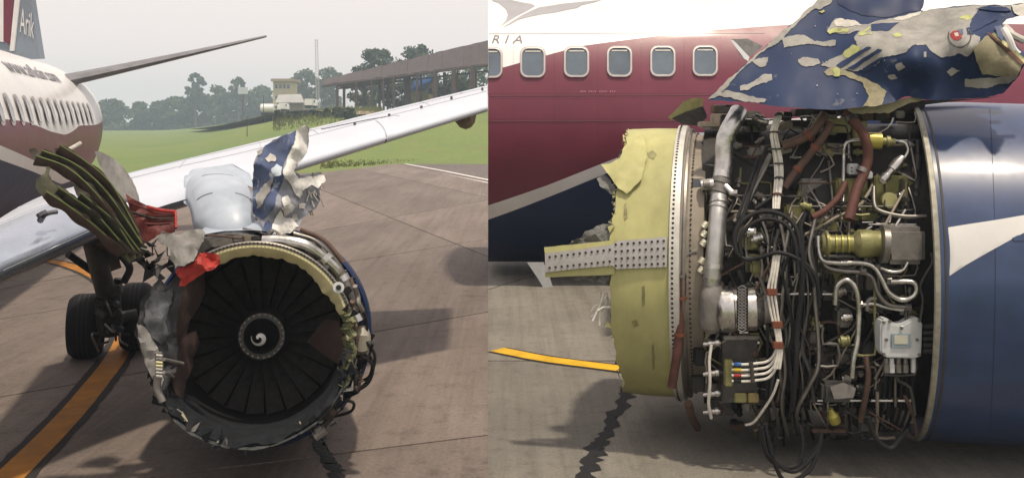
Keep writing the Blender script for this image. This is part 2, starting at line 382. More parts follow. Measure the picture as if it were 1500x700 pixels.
#EOF_SETTING
# ================================================================== LEFT AIRLINER
AL_ = empty('airliner', (-6.5, 14, 0), 'airliner on the left with torn engine front facing the camera, wing and tail in view', 'airliner')
a_ = math.radians(14.5); ax = V((-math.sin(a_), math.cos(a_), 0)); rt = V((math.cos(a_), math.sin(a_), 0))
FR0 = 2.05
fl = Fr(V((-10.55, 16.9, 2.98)), ax, rt)           # a along the fuselage, th 0 = flank facing right, 90 = up
def frad(s): return FR0 if s < 9 else FR0*(1-.86*sm((s-9)/16)**1.25)
def fcz(s): return (FR0-frad(s))*.72
SS = [-14+1.0*i for i in range(10)]+[-4+.5*i for i in range(53)]
def fpt(s, th): return fl.o+fl.u*s+V((0, 0, fcz(s)))+(fl.v*math.cos(th)+fl.w*math.sin(th))*frad(s)
def curve_th(fr, R, pxs):
    q = sorted(fr.ath(fr.hit(x, y, R))[:2] for x, y in pxs)
    def f(a):
        if a <= q[0][0]: return q[0][1]
        for (a0, t0), (a1, t1) in zip(q, q[1:]):
            if a <= a1: return lerp(t0, t1, (a-a0)/max(1e-6, a1-a0))
        return q[-1][1]
    return f
lv1 = curve_th(fl, FR0, [(-60, 172), (0, 174), (38, 178), (75, 193), (96, 198), (108, 192), (116, 184)])
lv2 = curve_th(fl, FR0, [(-60, 192), (0, 213), (50, 235), (90, 256)])
lv3 = curve_th(fl, FR0, [(-60, 212), (0, 234), (50, 252), (90, 270)])
m1 = lambda s: lv1(s); m2 = lambda s: lv2(s); m3 = lambda s: lv3(s)
def strips(s): return [math.radians(270), m1(s), m2(s), m3(s), math.radians(-90)]
mb = MB()
for k in range(4):
    nn = (22, 5, 2, 8)[k]; rws = []
    for s in SS:
        st = strips(s); hi, lo = st[k], st[k+1]
        if hi < lo: hi = lo
        rws.append([fpt(s, lerp(hi, lo, j/nn)) for j in range(nn+1)])
    mb.grid(rws, k)
mb.add([fpt(SS[0], math.radians(i*12)) for i in range(30)], [list(range(30))], 3)
mb.add([fpt(SS[-1], math.radians(i*12)) for i in range(30)], [list(range(30))], 0)
fus = mb.build('fuselage', [WHITE, MAROON, WHITE, NAVY], AL_, angle=30)
# cabin windows along the flank
wz = .56
for i in range(24):
    s = -1.9+i*.80
    if s > 10.2: break
    mb = MB(); r = frad(s); dz = fcz(s); th = math.asin((wz-dz*.3)/r)
    for (hw, hh, lift, mi) in ((.2, .30, .012, 0), (.14, .235, .02, 1)):
        ring = []
        for j in range(16):
            q = 6.28318*j/16; cx = math.copysign(abs(math.cos(q))**.6, math.cos(q))*hw; cz = math.copysign(abs(math.sin(q))**.6, math.sin(q))*hh
            t2 = th+cz/r; rr = r+lift
            ring.append(fl.o+fl.u*(s+cx)+V((0, 0, dz))+(fl.v*math.cos(t2)+fl.w*math.sin(t2))*rr)
        mb.add(ring, [list(range(16))], mi)
    mb.build('cabin_window', [FRAMEM, mat('far_window_glass', (.34, .35, .36), .2, var=.35)], AL_)
# web address on the crown
tv, tf = text_mesh('www.arikair.com', .62, .15)
mb = MB(); tw_ = max(v.x for v in tv)
q0 = fl.ath(fl.hit(16, 108, FR0)); th0 = math.radians(39); s0 = q0[0]
mb.add([fpt(s0+.1+v.x*(5.6/tw_), th0+v.y/FR0)+(fl.v*math.cos(th0)+fl.w*math.sin(th0))*(.012+v.z) for v in tv], tf)
mb.build('lettering', mat('faded_print', (.2, .2, .22), .5), fus)
# tail fin and tailplane
FD = 30.5
fin = MB()
def plate(mb, poly, d0, th, slope, m=0):
    a = [P(x, y, d0+(x-30)*slope) for x, y in poly]
    mb.prism([p+V((th*.6, th*2, 0)) for p in a], a, m)
plate(fin, [(-40, 90), (58.5, 86), (39, -40), (-20, -40)], FD, .10, .0); finO = fin.build('tail_fin', mat('fin_hazed_blue_grey', (.19, .225, .27), .4, var=.15, scale=1), AL_)  # fin paint paled, distance haze put into its colour
fb = MB(); plate(fb, [(14, 75), (20, 75), (33, -40), (25, -40)], FD-.06, .02, .0, 0); plate(fb, [(5, 60), (14, 66), (25, -40), (5, -40)], FD-.06, .02, .0, 1); plate(fb, [(-12, 60), (5, 62), (5, -40), (-8, -40)], FD-.06, .02, .0, 0)
fb.build('fin_stripe', [WHITE, MAROON], finO)
tv, tf = text_mesh('Arik', 1.0, .1)
mb = MB(); mb.add([P(29+v.x*11.5, 47-v.y*52+v.x*5.5, FD-.03+v.z) for v in tv if True], tf); mb.build('lettering', WHITE, finO)
def foil(mb, secs, n=14):
    rows = []
    for (le, te, tk) in secs:
        le, te = V(le), V(te); ch = te-le; up = V((0, 0, 1)); row = []
        for j in range(2*n):
            if j <= n: t = 1-j/n; s_ = 1
            else: t = (j-n)/n; s_ = -1
            t = t*t*(.5)+t*.5
            y = 5*tk*(.2969*math.sqrt(max(t, 0))-.126*t-.3516*t*t+.2843*t**3-.1015*t**4)
            row.append(le+ch*t+up*(y*s_*(1 if s_ > 0 else .8)))
        rows.append(row)
    mb.grid(rows, 0, close=True)
    L_ = len(rows[0]); o = len(mb.v)
    mb.add(rows[0], [list(range(L_))]); mb.add(rows[-1], [list(range(L_))])
mb = MB(); secs = []
for t in [i/8 for i in range(9)]:
    le = P(lerp(98, 391, t), lerp(119, 53.5, t**1.03), lerp(27.0, 31.5, t)); te = le+V((-.55, 1, .0))*lerp(2.6, .8, t)+V((0, 0, lerp(.06, .01, t)))
    secs.append((le, te, lerp(.40, .085, t)))
foil(mb, secs); mb.build('tailplane', GREYSTAB, AL_)
# tail cone metal piece near the maroon swoosh
mb = MB(); mb.tube([P(96, 222, 23.0), P(118, 210, 23.4)], .05, 8); mb.build('tail_skid', PALECHIP, AL_)
# ---- wing
def te_at(X, d, z): pass
secs = []
LE = [(-110, 462, 8.0, 5.4, .55), (0, 398, 8.75, 5.2, .52), (80, 362, 9.25, 5.0, .5), (150, 330, 9.8, 4.8, .46), (250, 298, 10.6, 4.6, .42), (335, 274, 11.2, 4.5, .38), (443, 241, 12.0, 4.3, .33), (580, 199, 13.0, 4.0, .29)]
for px, py, d, c, tk in LE:
    le = P(px, py, d); X2, d2 = le.x-.25*c, le.y+.968*c; p2 = 750+F*X2/d2; y2 = 301-.2465*p2
    secs.append((le, P(p2, y2, d2), tk))
secs.append((P(714.3, 158.5, 14.0), P(714.3, 125.5, 17.2), .24))
mb = MB(); foil(mb, secs, 18); wing = mb.build('wing', WINGP, AL_, angle=50)
def wing_top(t, c, lift=.0):   # t along span 0..1 over secs, c chord fraction
    k = t*(len(secs)-1); i = min(int(k), len(secs)-2); f = k-i
    le = secs[i][0].lerp(secs[i+1][0], f); te = secs[i][1].lerp(secs[i+1][1], f); tk = lerp(secs[i][2], secs[i+1][2], f)
    y = 5*tk*(.2969*math.sqrt(max(c, 0))-.126*c-.3516*c*c+.2843*c**3-.1015*c**4)
    return le.lerp(te, c)+V((0, 0, y+lift))
def wing_bot(t, c, drop=.0):
    p = wing_top(t, c); k = t*(len(secs)-1); i = min(int(k), len(secs)-2); f = k-i
    le = secs[i][0].lerp(secs[i+1][0], f).lerp(secs[i][1].lerp(secs[i+1][1], f), c)
    return le-(p-le)*.8-V((0, 0, drop))
# polished leading-edge slats (one per bay, proud of the wing)
for t0, t1 in ((0.0, .40), (.72, .86), (.862, .999)):
    mb = MB(); rws = []
    for i in range(13):
        t = lerp(t0, t1, i/12); row = []
        for c in (.30, .22, .14, .08, .04, .015, .003): row.append(wing_top(t, c, .008))
        for c in (.0005, .006, .02, .05, .09): row.append(wing_bot(t, c, .008))
        rws.append([p+V((0, -.006, 0)) for p in row])
    mb.grid(rws); mb.build('slat', SLAT if t0 == 0 else mat('slat_paint', (.54, .58, .65), .3, .1, var=.06, scale=1.5), wing, angle=60)
mb = MB()
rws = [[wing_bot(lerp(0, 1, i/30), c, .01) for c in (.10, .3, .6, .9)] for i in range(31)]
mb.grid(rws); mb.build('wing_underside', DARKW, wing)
for x, y in ((520, 184), (570, 170.5), (618, 158), (662, 145.5), (706, 133)):   # vortex generators
    bt = min(((wing_top(i/160, .18+.02*j, .0)-0*ax) for i in range(160) for j in range(30)), key=lambda p: (750+F*p.x/p.y-x)**2+(180-F*(p.z-H)/p.y-y)**2)
    mb = MB(); mb.box(bt+V((0, 0, .02)), (.035, .035, .05)); mb.build('vortex_fin', PRINT, wing, bevel=.006)
mb = MB(); mb.tube([wing_top(.79+.10*sm(i/10), .52-.30*i/10+.05*math.sin(i/10*3), .004) for i in range(11)], .008, 5); mb.build('panel_seam', PRINT, wing)
for c in (.34, .62):
    mb = MB(); mb.tube([wing_top(i/60, c, .001) for i in range(61)], .006, 4); mb.build('panel_seam', mat('wing_seam', (.34, .37, .42), .5, var=.1), wing)
for t in (.5, .68, .78, .93):
    mb = MB(); mb.tube([wing_top(t, .3+.6*i/10, .001) for i in range(11)], .005, 4); mb.build('panel_seam', mat('wing_seam', (0, 0, 0)), wing)
# flap track fairing under the wing
mb = MB(); rws = []
for i in range(11):
    t = i/10; c = wing_bot(.972, .12+.78*t)+V((0.0, 0, -.03)); r = .22*math.sqrt(max(.001, math.sin(math.pi*min(.999, max(.02, t**.8)))))
    rws.append([c+V((math.cos(q)*r*.8, 0, math.sin(q)*r*1.0)) for q in [6.283*j/12 for j in range(12)]])
mb.grid(rws, close=True); mb.add(rws[0], [list(range(12))]); mb.add(rws[-1], [list(range(12))]); mb.build('flap_fairing', mat('rusty_fairing', (.22, .18, .11), .5, var=.3, scale=4), wing)
# probe standing on the wing
mb = MB(); p = smooth_path([P(84, 310, 9.35), P(72, 312, 9.3), P(63, 316, 9.25)], 4); mb.tube(p, .022, 8); mb.tube([P(63, 316, 9.25), P(60, 311, 9.25)], .05, 8); mb.tube([P(63, 316, 9.25), P(59, 323, 9.3)], .03, 8); mb.build('probe', PRINT, wing)
# ---- rounded cowl over the pylon
pyl = MB(); rws = []
for cx, cy, d, hw, hg in ((333, 345, 9.78, 36, 1), (332, 341, 9.8, 45, 10), (331, 332, 9.9, 48, 22), (328, 315, 10.1, 48, 34), (324, 300, 10.4, 48, 37), (319, 287, 10.8, 47, 32), (314, 278, 11.2, 44, 26), (307, 268, 11.8, 43, 22), (299, 257, 12.7, 41, 13), (293, 247, 13.8, 38, 5)):
    row = []
    for j in range(21):
        q = math.pi*j/20; row.append(P(cx-hw*math.copysign(abs(math.cos(q))**.9, math.cos(q)), cy-hg*math.sin(q)**.8+0, d-.22*math.sin(q)))
    for j in range(1, 8): row.append(P(cx+hw*(1-2*j/8), cy+hg*.25+3, d+.15))
    rws.append(row)
pyl.grid(rws, close=True); pyl.add(rws[0], [list(range(len(rws[0])))]); pyl.add(rws[-1], [list(range(len(rws[-1])))])
pyo = pyl.build('pylon_cowl', PALEBL, AL_, angle=60)
for x, y in ((301, 283), (323, 278)):
    mb = MB(); mb.tube([P(x, y+2, 10.15), P(x, y-1.5, 10.05)], .016, 8); mb.build('drain_stub', PRINT, pyo)
for ri, j0, j1 in ((3, 4, 8), (3, 12, 17), (5, 7, 13)):
    mb = MB(); mb.tube([rws[ri][j]+V((0, -.004, .002)) for j in range(j0, j1+1)], .004, 5); mb.build('panel_seam', mat('wing_seam', (0, 0, 0)), pyo)
# fillet between cowl and wing
mb = MB(); dfl = idw([(272, 262, 11.0), (340, 240, 11.6), (275, 300, 10.7), (365, 262, 11.2)])
sheet(mb, [(270, 258), (300, 246), (340, 240), (366, 255), (372, 275), (330, 262), (285, 282), (276, 303), (268, 296)], dfl, step=9, thick=.12, rough=0); mb.build('pylon_fillet', PALEBL, AL_, angle=70)
sheet_obj('pylon_apron', [(285, 345), (300, 333), (368, 322), (392, 326), (398, 340), (372, 337), (330, 338)], idw([(285, 345, 9.45), (398, 340, 9.5), (340, 325, 9.75)]), PALEBL, AL_, step=10, rough=.3)
# ---- engine
F0 = P(370, 504, 9.0); F1 = P(394, 482, 10.8)
fe = Fr(F0, F1-F0, V((1, 0, 0)))
jj = lambda amp, seed, f=3: (lambda th: amp*noise.noise(V((math.cos(th)*f, math.sin(th)*f, seed)))+amp*.5*noise.noise(V((math.cos(th)*f*4, math.sin(th)*f*4, seed+3))))
jA = jj(.09, 1.3)
mb = MB(); mb.lathe(fe, [(.30, .93), (.30, .885), (.55, .86), (1.0, .90), (1.05, 1.0), (1.9, .98), (2.5, .84), (2.6, .5)], 72, m=0)
mb.lathe(fe, [(.22, .80), (1.2, .775)], 72, m=1)
mb.lathe(fe, [(1.32, .79), (1.33, .02)], 48, m=0)
eng = mb.build('engine', [SOOT, LINER], AL_)
# rear cowl whose front edge stands round the engine
mb = MB(); mb.lathe(fe, [(1.0, .93), (.92, 1.0), (.90, 1.03), (.93, 1.055), (1.6, 1.07), (2.4, .97), (3.0, .80)], 72, 0, 360); mb.build('rear_cowl', [NAVY], AL_)
# fan
def local_mesh(o, me_mats): pass
Rm = Matrix((fe.v, fe.u, fe.w)).transposed().to_4x4()      # columns: right, back, up
fanc = fe.o+fe.u*1.05
bl = MB(); rws = []
for i in range(9):
    t = i/8; r = lerp(.20, .755, t); tw_a = math.radians(lerp(25, 62, t)); ch = lerp(.115, .175, t)
    rws.append([V((math.cos(tw_a+1.57)*0+s_*ch*math.sin(tw_a)*.95, -s_*ch*math.cos(tw_a)+.02*(1-s_*s_)+.03*t*t, r)) for s_ in (-.55, -.3, 0, .3, .55)])
bl.grid(rws); rws2 = [[p+V((.006, .010, 0)) for p in r] for r in rws]; bl.grid(rws2)
bl0 = bl.build('fan_blade', FANM, None)
fan = MB(); fan.lathe(Fr(fanc, fe.u, fe.v), [(-.13, .05), (-.12, .22), (-.03, .255), (.1, .27), (.12, .05)], 48); hub = fan.build('fan_hub', DKGREY, AL_)
for i in range(24):
    o = bl0 if i == 0 else bl0.copy()
    if i: COL.objects.link(o)
    o.parent = hub; o.matrix_local = Matrix.Translation(fanc-V(AL_.location)) @ Rm @ Matrix.Rotation(6.28318*i/24+.07, 4, 'Y')
spf = Fr(fanc-fe.u*.14, fe.u, fe.v)
mb = MB(); prof = [(-.30+.30*(1-math.cos(t*1.45)), .168*math.sin(t*1.45)/.9927) for t in [i/10 for i in range(11)]]
prof = [(-.30*(1-t**1.6), max(.001, .17*t)) for t in [i/12 for i in range(13)]]
mb.lathe(spf, prof, 36); spn = mb.build('spinner', mat('spinner_black', (.012, .012, .014), .3, var=.2, scale=6), AL_, angle=60)
mb = MB(); rws = []
def cone(r, th, lift=.004): 
    t = max(0, r)/.17; return spf.pt(-.30*(1-t**1.6)-lift, max(r, .0005), th)
for i in range(41):
    t = i/40; th = math.radians(205-400*t); rm = .004+.072*t**.9; wd = .036*math.sin(math.pi*min(1, .12+t*.86))**.8+.002
    rws.append([cone(max(0, rm-wd/2+wd*j/4), th) for j in range(5)])
mb.grid(rws); mb.build('spinner_swirl', mat('swirl_white', (.8, .8, .78), .4, var=.04), spn)
mb = MB()
for i in range(24):
    th = 6.28318*(i+.5)/24; mb.tube([Fr(fanc, fe.u, fe.v).pt(-.135, .205, th), Fr(fanc, fe.u, fe.v).pt(-.115, .205, th)], .010, 6)
mb.build('hub_bolts', DULL, hub, kind='stuff')
# rings and torn lip
T = math.radians
jl = jj(.07, 4.1, 3)
mb = MB(); mb.lathe(fe, [(.02, .865), (-.01, .868), (-.012, .845), (.10, .775), (.14, .77)], 60, 18, 118, jig=lambda k, th: (0, jl(th) if k >= 3 else 0)); mb.build('fan_case_flange', YELP, AL_)
mb = MB(); mb.lathe(fe, [(.05, .895), (-.005, .90), (-.018, .885), (-.012, .866), (.02, .862)], 60, 14, 125); mb.build('fan_case_edge', DULL, AL_)
mb = MB()
for i in range(46):
    th = T(20+i*2.15); mb.tube([fe.pt(-.03, .882, th), fe.pt(-.01, .882, th)], .009, 6)
mb.build('flange_bolts', SOOT, AL_, kind='stuff')
jl2 = jj(.10, 9.1, 3.5)
mb = MB(); mb.lathe(fe, [(.25, .875), (.05, .885), (-.06, .875), (-.09, .85), (-.06, .815), (.12, .775), (.5, .77)], 80, 195, 345, jig=lambda k, th: (jl2(th) if k in (2, 3, 4) else 0, .4*jl2(th+2) if k in (3,) else 0)); mb.build('inlet_lip', LINERB, AL_)
jl3 = jj(.11, 19.1, 4)
mb = MB(); mb.lathe(fe, [(.02, .89), (-.10, .885), (-.12, .875), (-.1, .865), (.1, .855)], 60, 200, 340, jig=lambda k, th: (jl3(th) if k in (1, 2, 3) else 0, 0)); mb.build('lip_skin', mat('lip_blue_green', (.05, .055, .054), .7, var=.6, scale=9, bump=.2), AL_)
mb = MB(); mb.lathe(fe, [(.08, .90), (-.03, .895), (-.06, .865), (-.02, .835), (.12, .79)], 40, -25, 20, jig=lambda k, th: (jl3(th*2) if k in (1, 2, 3) else 0, .5*jl3(th*3))); mb.build('crushed_rim', mat('crushed_green_rim', (.16, .17, .09), .5, var=.6, scale=14, bump=.4), AL_)
# torn scraps along the lower and right rim
for i in range(44):
    th = T(U(195, 385)); a0 = U(-.16, .02); r0 = U(.80, .90); L_ = U(.05, .16)
    p0 = fe.pt(a0, r0, th); pts = [p0+V((U(-1, 1), U(-.6, .3), U(-1, 1)))*L_*.6 for _ in range(4)]
    mb = MB(); mb.prism(pts, [p+V((.004, .012, .004)) for p in pts]); mb.build('torn_scrap', random.choice([LINERB, GREYDK, TANCHIP, GREYSH, LINERB, GREYDK]), AL_)
# accessory plumbing round the right flank and the top
def ep(px, py, d): return P(px, py, d)
def etube(name, pts, rp, material, parent=AL_, n=10, k=5):
    mb = MB(); mb.tube(smooth_path([P(*p) for p in pts], k), rp, n); return mb.build(name, material, parent)
dct = etube('bleed_duct', [(385, 352, 9.25), (412, 352, 9.25), (445, 358, 9.25), (470, 374, 9.3), (492, 394, 9.35), (502, 410, 9.4)], .048, STEEL)
etube('bleed_duct', [(502, 408, 9.4), (512, 440, 9.4), (522, 466, 9.4)], .062, DULL)
for p, q in (((474, 377, 9.3), (480, 383, 9.3)), ((499, 404, 9.4), (503, 412, 9.4)), ((520, 460, 9.4), (524, 470, 9.4))):
    etube('duct_clamp', [p, q], .07, STEEL, dct, 14)
mb = MB(); mb.tube([P(495, 421, 9.18), P(496, 421, 9.05)], .05, 18); cap = mb.build('sensor_cap', BOXW, AL_); mb = MB(); mb.tube([P(496, 421, 9.06), P(496, 421, 9.03)], .024, 12); mb.build('cap_hole', HOLE, cap)
mb = MB(); mb.tube([P(532, 480, 9.45), P(530, 492, 9.4), P(529, 508, 9.4), P(528, 517, 9.45)], .05, 14, rs=[.05, .085, .085, .04]); mb.build('fluid_bottle', mat('bottle_grey', (.26, .24, .19), .4, var=.2), AL_)
rr = random.Random(5)
for i in range(170):
    th = T(rr.uniform(-62, 128)); a0 = rr.uniform(.12, .8); r0 = rr.uniform(.86, 1.0); p = fe.pt(a0, r0, th)
    typ = rr.random(); mm_ = rr.choice([SOOT, SOOT, BLACKR, DKGREY, DULL, HOSE2, CASTG, BLACKR])
    tang = (-fe.v*math.sin(th)+fe.w*math.cos(th)); mb = MB()
    if typ < .5:
        pts = [p]; 
        for _ in range(4): pts.append(pts[-1]+tang*rr.uniform(-.02, .13)+fe.u*rr.uniform(-.09, .07)+(fe.pt(0, 1, th)-fe.o)*rr.uniform(-.025, .03))
        mb.tube(smooth_path(pts, 4), rr.uniform(.008, .026), 7); mb.build('engine_tube', mm_, AL_)
    elif typ < .8:
        R3 = Matrix((tang, fe.u, (fe.pt(0, 1, th)-fe.o))).transposed(); mb.box(p, (rr.uniform(.04, .14), rr.uniform(.05, .16), rr.uniform(.04, .1)), R3); mb.build('accessory_box', mm_, AL_, bevel=.008)
    else:
        mb.tube([p, p+tang*rr.uniform(.05, .12)], rr.uniform(.02, .05), 10); mb.build('fitting', mm_, AL_)
for pts in ([(515, 470), (530, 455), (538, 475), (534, 505), (545, 530), (540, 552), (520, 560)], [(528, 520), (546, 535), (540, 560), (518, 572), (500, 560)], [(505, 585), (518, 590), (514, 602), (492, 609), (470, 613), (458, 618)], [(536, 500), (549, 520), (544, 548), (530, 566), (510, 575)], [(500, 430), (514, 455), (520, 490), (528, 530), (518, 556)]):
    etube('hose', [(x, y, 9.35+.02*i) for i, (x, y) in enumerate(pts)], .014, BLACKR)
for pts, r_, m_ in (([(300, 352), (340, 345), (380, 350)], .03, DKGREY), ([(430, 342), (462, 352), (490, 378), (508, 410)], .02, DULL), ([(440, 336), (475, 352), (503, 384)], .02, HOSE2), ([(455, 370), (480, 390), (500, 425), (512, 470)], .016, CASTG)):
    etube('engine_tube', [(x, y, 9.4) for x, y in pts], r_, m_)
for x0, y0, x1, y1, m_ in ((303, 346, 343, 362, CASTG), (347, 343, 372, 360, BEIGE), (376, 345, 400, 360, SOOT), (268, 352, 298, 372, SOOT)):
    sheet_obj('pylon_box', [(x0, y0+4), (x1-4, y0), (x1, y1-2), (x0+3, y1)], lambda x, y: 9.35, m_, AL_, step=12, thick=.15, rough=.6)
# torn fan-cowl piece that stands on top
oT = [(370, 269), (371, 242), (378, 226), (388, 213), (399, 206), (411, 200), (424, 195), (437, 190), (443, 185), (448, 183), (453, 189), (452, 203), (452, 213), (448, 226), (439, 236), (433, 246), (432, 252), (440, 257), (455, 255), (470, 252), (474, 258), (477, 265), (470, 272), (468, 280), (469, 292), (463, 305), (452, 314), (444, 318), (440, 328), (430, 340), (410, 346), (398, 346), (388, 335), (378, 320), (370, 315)]
dT = crumple(idw([(370, 269, 10.05), (370, 315, 9.75), (390, 213, 10.1), (447, 184, 9.95), (435, 215, 9.6), (420, 255, 9.45), (452, 210, 10.2), (474, 258, 10.35), (465, 300, 10.25), (405, 300, 9.35), (398, 345, 9.35), (438, 325, 9.9), (440, 262, 9.9)]), .05, .04, 2)
tc_ = sheet_obj('torn_cowl', oT, dT, mat('lavender_grey_skin', (.24, .25, .29), .5, var=.2, scale=7, bump=.1), AL_, step=4, thick=.03, rough=1.0)
def chip(poly, dfn, material, parent, off=.010, step=6, rough=1.2, name='paint_patch'): return sheet_obj(name, poly, dfn, material, parent, step=step, thick=.005, off=off, rough=rough*1.3, it=3)
chip([(371, 268), (372, 243), (379, 227), (389, 214), (411, 201), (434, 191), (432, 204), (425, 216), (418, 232), (413, 246), (416, 258), (414, 268), (408, 280), (404, 292), (400, 305), (389, 318), (385, 322), (379, 318), (371, 313)], dT, BLUEF, tc_, step=4)
chip([(434, 191), (447, 183), (452, 190), (452, 205), (448, 226), (437, 239), (431, 252), (437, 262), (452, 258), (474, 256), (477, 265), (466, 276), (456, 271), (444, 279), (440, 292), (432, 284), (426, 270), (418, 262), (414, 250), (420, 236), (427, 218), (433, 204)], dT, mat('sunlit_crumpled_primer', (.6, .6, .57), .5, var=.2, scale=7, bump=.25), tc_, off=.018, step=4)  # pale primer with the sunlight put into a brighter colour
for poly, mm_ in (([(404, 318), (411, 308), (419, 320), (430, 321), (438, 331), (424, 342), (404, 345), (398, 334)], MATS['sunlit_crumpled_primer']), ([(413, 291), (421, 286), (426, 297), (433, 303), (426, 311), (417, 304)], MATS['sunlit_crumpled_primer']), ([(388, 232), (396, 224), (404, 230), (404, 236), (394, 238)], PALECHIP), ([(397, 248), (405, 240), (413, 244), (412, 256), (402, 258)], mat('pale_blue_primer', (.5, .58, .64), .5)), ([(376, 222), (386, 216), (384, 224), (378, 228)], GREYCHIP), ([(408, 332), (420, 326), (434, 332), (426, 340), (410, 344)], PALECHIP), ([(438, 298), (448, 298), (446, 306), (438, 306)], PALECHIP), ([(412, 304), (424, 298), (428, 308), (418, 318)], PALECHIP), ([(428, 314), (436, 312), (436, 322), (428, 322)], PALECHIP), ([(375, 285), (390, 268), (400, 262), (396, 280), (384, 300), (376, 306)], GREYCHIP), ([(392, 322), (398, 330), (402, 345), (394, 344), (386, 332)], BLUE)):
    chip(poly, dT, mm_, tc_, off=.026, step=5)
for i in range(16):
    x, y = U(448, 474), U(255, 312); mb = MB(); p = P(x, y, dT(min(x, 468), y)); mb.tube([p, p+V((U(-.02, .04), U(-.04, .04), U(-.06, .03))), p+V((U(-.02, .06), U(-.05, .05), U(-.12, .02)))], .006, 4); mb.build('frayed_strand', random.choice([PALECHIP, TANCHIP]), tc_)
# torn reverser panel with ribs, upper left
oP = [(42, 219), (50, 217), (58, 223), (74, 229), (81, 225), (80, 217), (88, 216), (97, 224), (112, 232), (126, 240), (142, 250), (158, 270), (178, 292), (196, 318), (206, 344), (214, 368), (204, 380), (190, 376), (176, 352), (160, 330), (140, 312), (118, 300), (114, 288), (108, 272), (100, 258), (88, 250), (74, 246), (56, 240), (48, 232)]
oP2 = [(72, 254), (76, 266), (88, 272), (100, 280), (112, 290), (126, 302), (150, 316), (172, 338), (190, 362), (200, 378), (190, 384), (178, 376), (160, 358), (136, 338), (110, 318), (82, 302), (62, 288), (53, 276), (53, 263), (60, 257), (66, 254), (68, 244), (74, 244)]
dP = crumple(idw([(45, 222, 8.5), (88, 216, 8.7), (55, 275, 8.3), (150, 262, 8.8), (120, 310, 8.5), (200, 340, 8.95), (200, 375, 8.9)]), .05, .03, 7)
tp = sheet_obj('torn_panel', oP, dP, DKSHEET, AL_, step=7, thick=.03, rough=1.2)
sheet_obj('torn_lobe', oP2, lambda x, y: dP(x, y)-.05, mat('olive_brown_skin', (.045, .045, .026), .5, var=.5, scale=9, bump=.15), tp, step=7, thick=.03, rough=1.2)
for k, (a0, a1, a2, a3) in enumerate((((86, 218), (124, 242), (162, 276), (202, 346)), ((60, 226), (108, 246), (154, 286), (207, 362)), ((52, 234), (98, 252), (142, 292), (203, 372)), ((116, 288), (136, 304), (166, 330), (196, 374)), ((84, 280), (110, 298), (142, 322), (186, 372)), ((66, 286), (94, 304), (132, 332), (178, 372)))):
    pts = smooth_path([P(x, y, dP(x, y)-(.05 if k < 3 else .09)) for x, y in (a0, a1, a2, a3)], 8); nrm = V((.25, -.9, .2))
    mb = MB(); rws = []
    for i, p in enumerate(pts):
        t = (pts[min(i+1, len(pts)-1)]-pts[max(i-1, 0)]).normalized(); side = t.cross(V((0, 1, 0))).normalized(); wv = .040*(1+.3*math.sin(i*.7+k))
        rws.append([p-side*wv, p-side*wv*.6+V((0, -.010, 0)), p+side*wv*.6+V((0, -.012, 0)), p+side*wv, p+V((0, .02, 0))])
    mb.grid(rws, close=True); mb.build('panel_rib', BRNLIN if k in (0, 2, 5) else DKSHEET, tp)
    mb = MB(); mb.tube([p+V((.012, -.014, .034)) for p in pts], .008, 5); mb.build('rib_edge', mat('rib_edge_olive', (.10, .125, .045), .5, var=.4), tp)
# grey tongue sheet behind, dark red liner, grey and red scraps
sheet_obj('torn_sheet', [(139, 222), (146, 222), (166, 232), (182, 246), (194, 264), (203, 286), (207, 302), (196, 300), (182, 296), (166, 276), (154, 258), (144, 238)], idw([(140, 222, 9.0), (166, 240, 9.25), (205, 300, 9.3), (155, 260, 9.05)]), GREYSH, AL_, step=7, thick=.02)
dR = crumple(idw([(180, 290, 9.1), (257, 308, 9.35), (196, 372, 9.0), (256, 338, 9.15)]), .05, .05, 3)
rl = sheet_obj('torn_liner', [(184, 284), (200, 294), (222, 303), (244, 306), (257, 309), (258, 334), (252, 342), (238, 338), (224, 350), (206, 360), (200, 372), (194, 352), (196, 330), (190, 308)], dR, CREDP, AL_, step=6, thick=.02)
for k in range(5):
    mb = MB(); mb.tube(smooth_path([P(lerp(190, 202, k/5)+0, 296+k*14, dR(195, 300)-.03), P(224, 310+k*9, dR(224, 320)-.05), P(256, 314+k*6, dR(250, 320)-.03)], 5), .010, 5); mb.build('liner_rib', DKSHEET if k % 2 else CREDP, rl)
mb = MB(); mb.tube(smooth_path([P(216, 303, 9.1), P(236, 308, 9.2), P(257, 310, 9.28)], 4), .016, 6); mb.tube(smooth_path([P(257, 310, 9.28), P(258, 334, 9.1)], 4), .012, 6); mb.build('liner_edge', REDP, rl)
dG = crumple(idw([(230, 342, 8.95), (300, 338, 8.85), (265, 388, 8.7), (250, 360, 8.8)]), .06, .05, 9)
sheet_obj('torn_sheet', [(228, 346), (244, 340), (262, 344), (276, 338), (294, 335), (301, 340), (296, 354), (290, 368), (284, 382), (270, 390), (256, 388), (247, 378), (246, 362), (236, 358)], dG, GREYSH, AL_, step=6, thick=.02)
dRd = crumple(idw([(258, 400, 8.75), (322, 372, 8.8), (290, 392, 8.7), (262, 420, 8.75)]), .05, .06, 12)
sheet_obj('torn_red_panel', [(284, 384), (292, 371), (306, 370), (321, 373), (323, 386), (314, 394), (300, 398), (284, 410), (270, 419), (262, 420), (265, 408), (257, 400), (260, 392), (272, 390)], dRd, REDP, AL_, step=5, thick=.02)
for i in range(22):
    x, y = U(196, 268), U(352, 400); p = P(x, y, 9.0+U(-.1, .1)); pts = [p+V((U(-1, 1), U(-1, 1), U(-1, 1)))*U(.05, .11) for _ in range(4)]
    mb = MB(); mb.prism(pts, [q+V((0, .015, .004)) for q in pts]); mb.build('torn_scrap', random.choice([SOOT, SOOT, GREYDK, GRNRIB, GREYSH, BLACKR]), AL_)
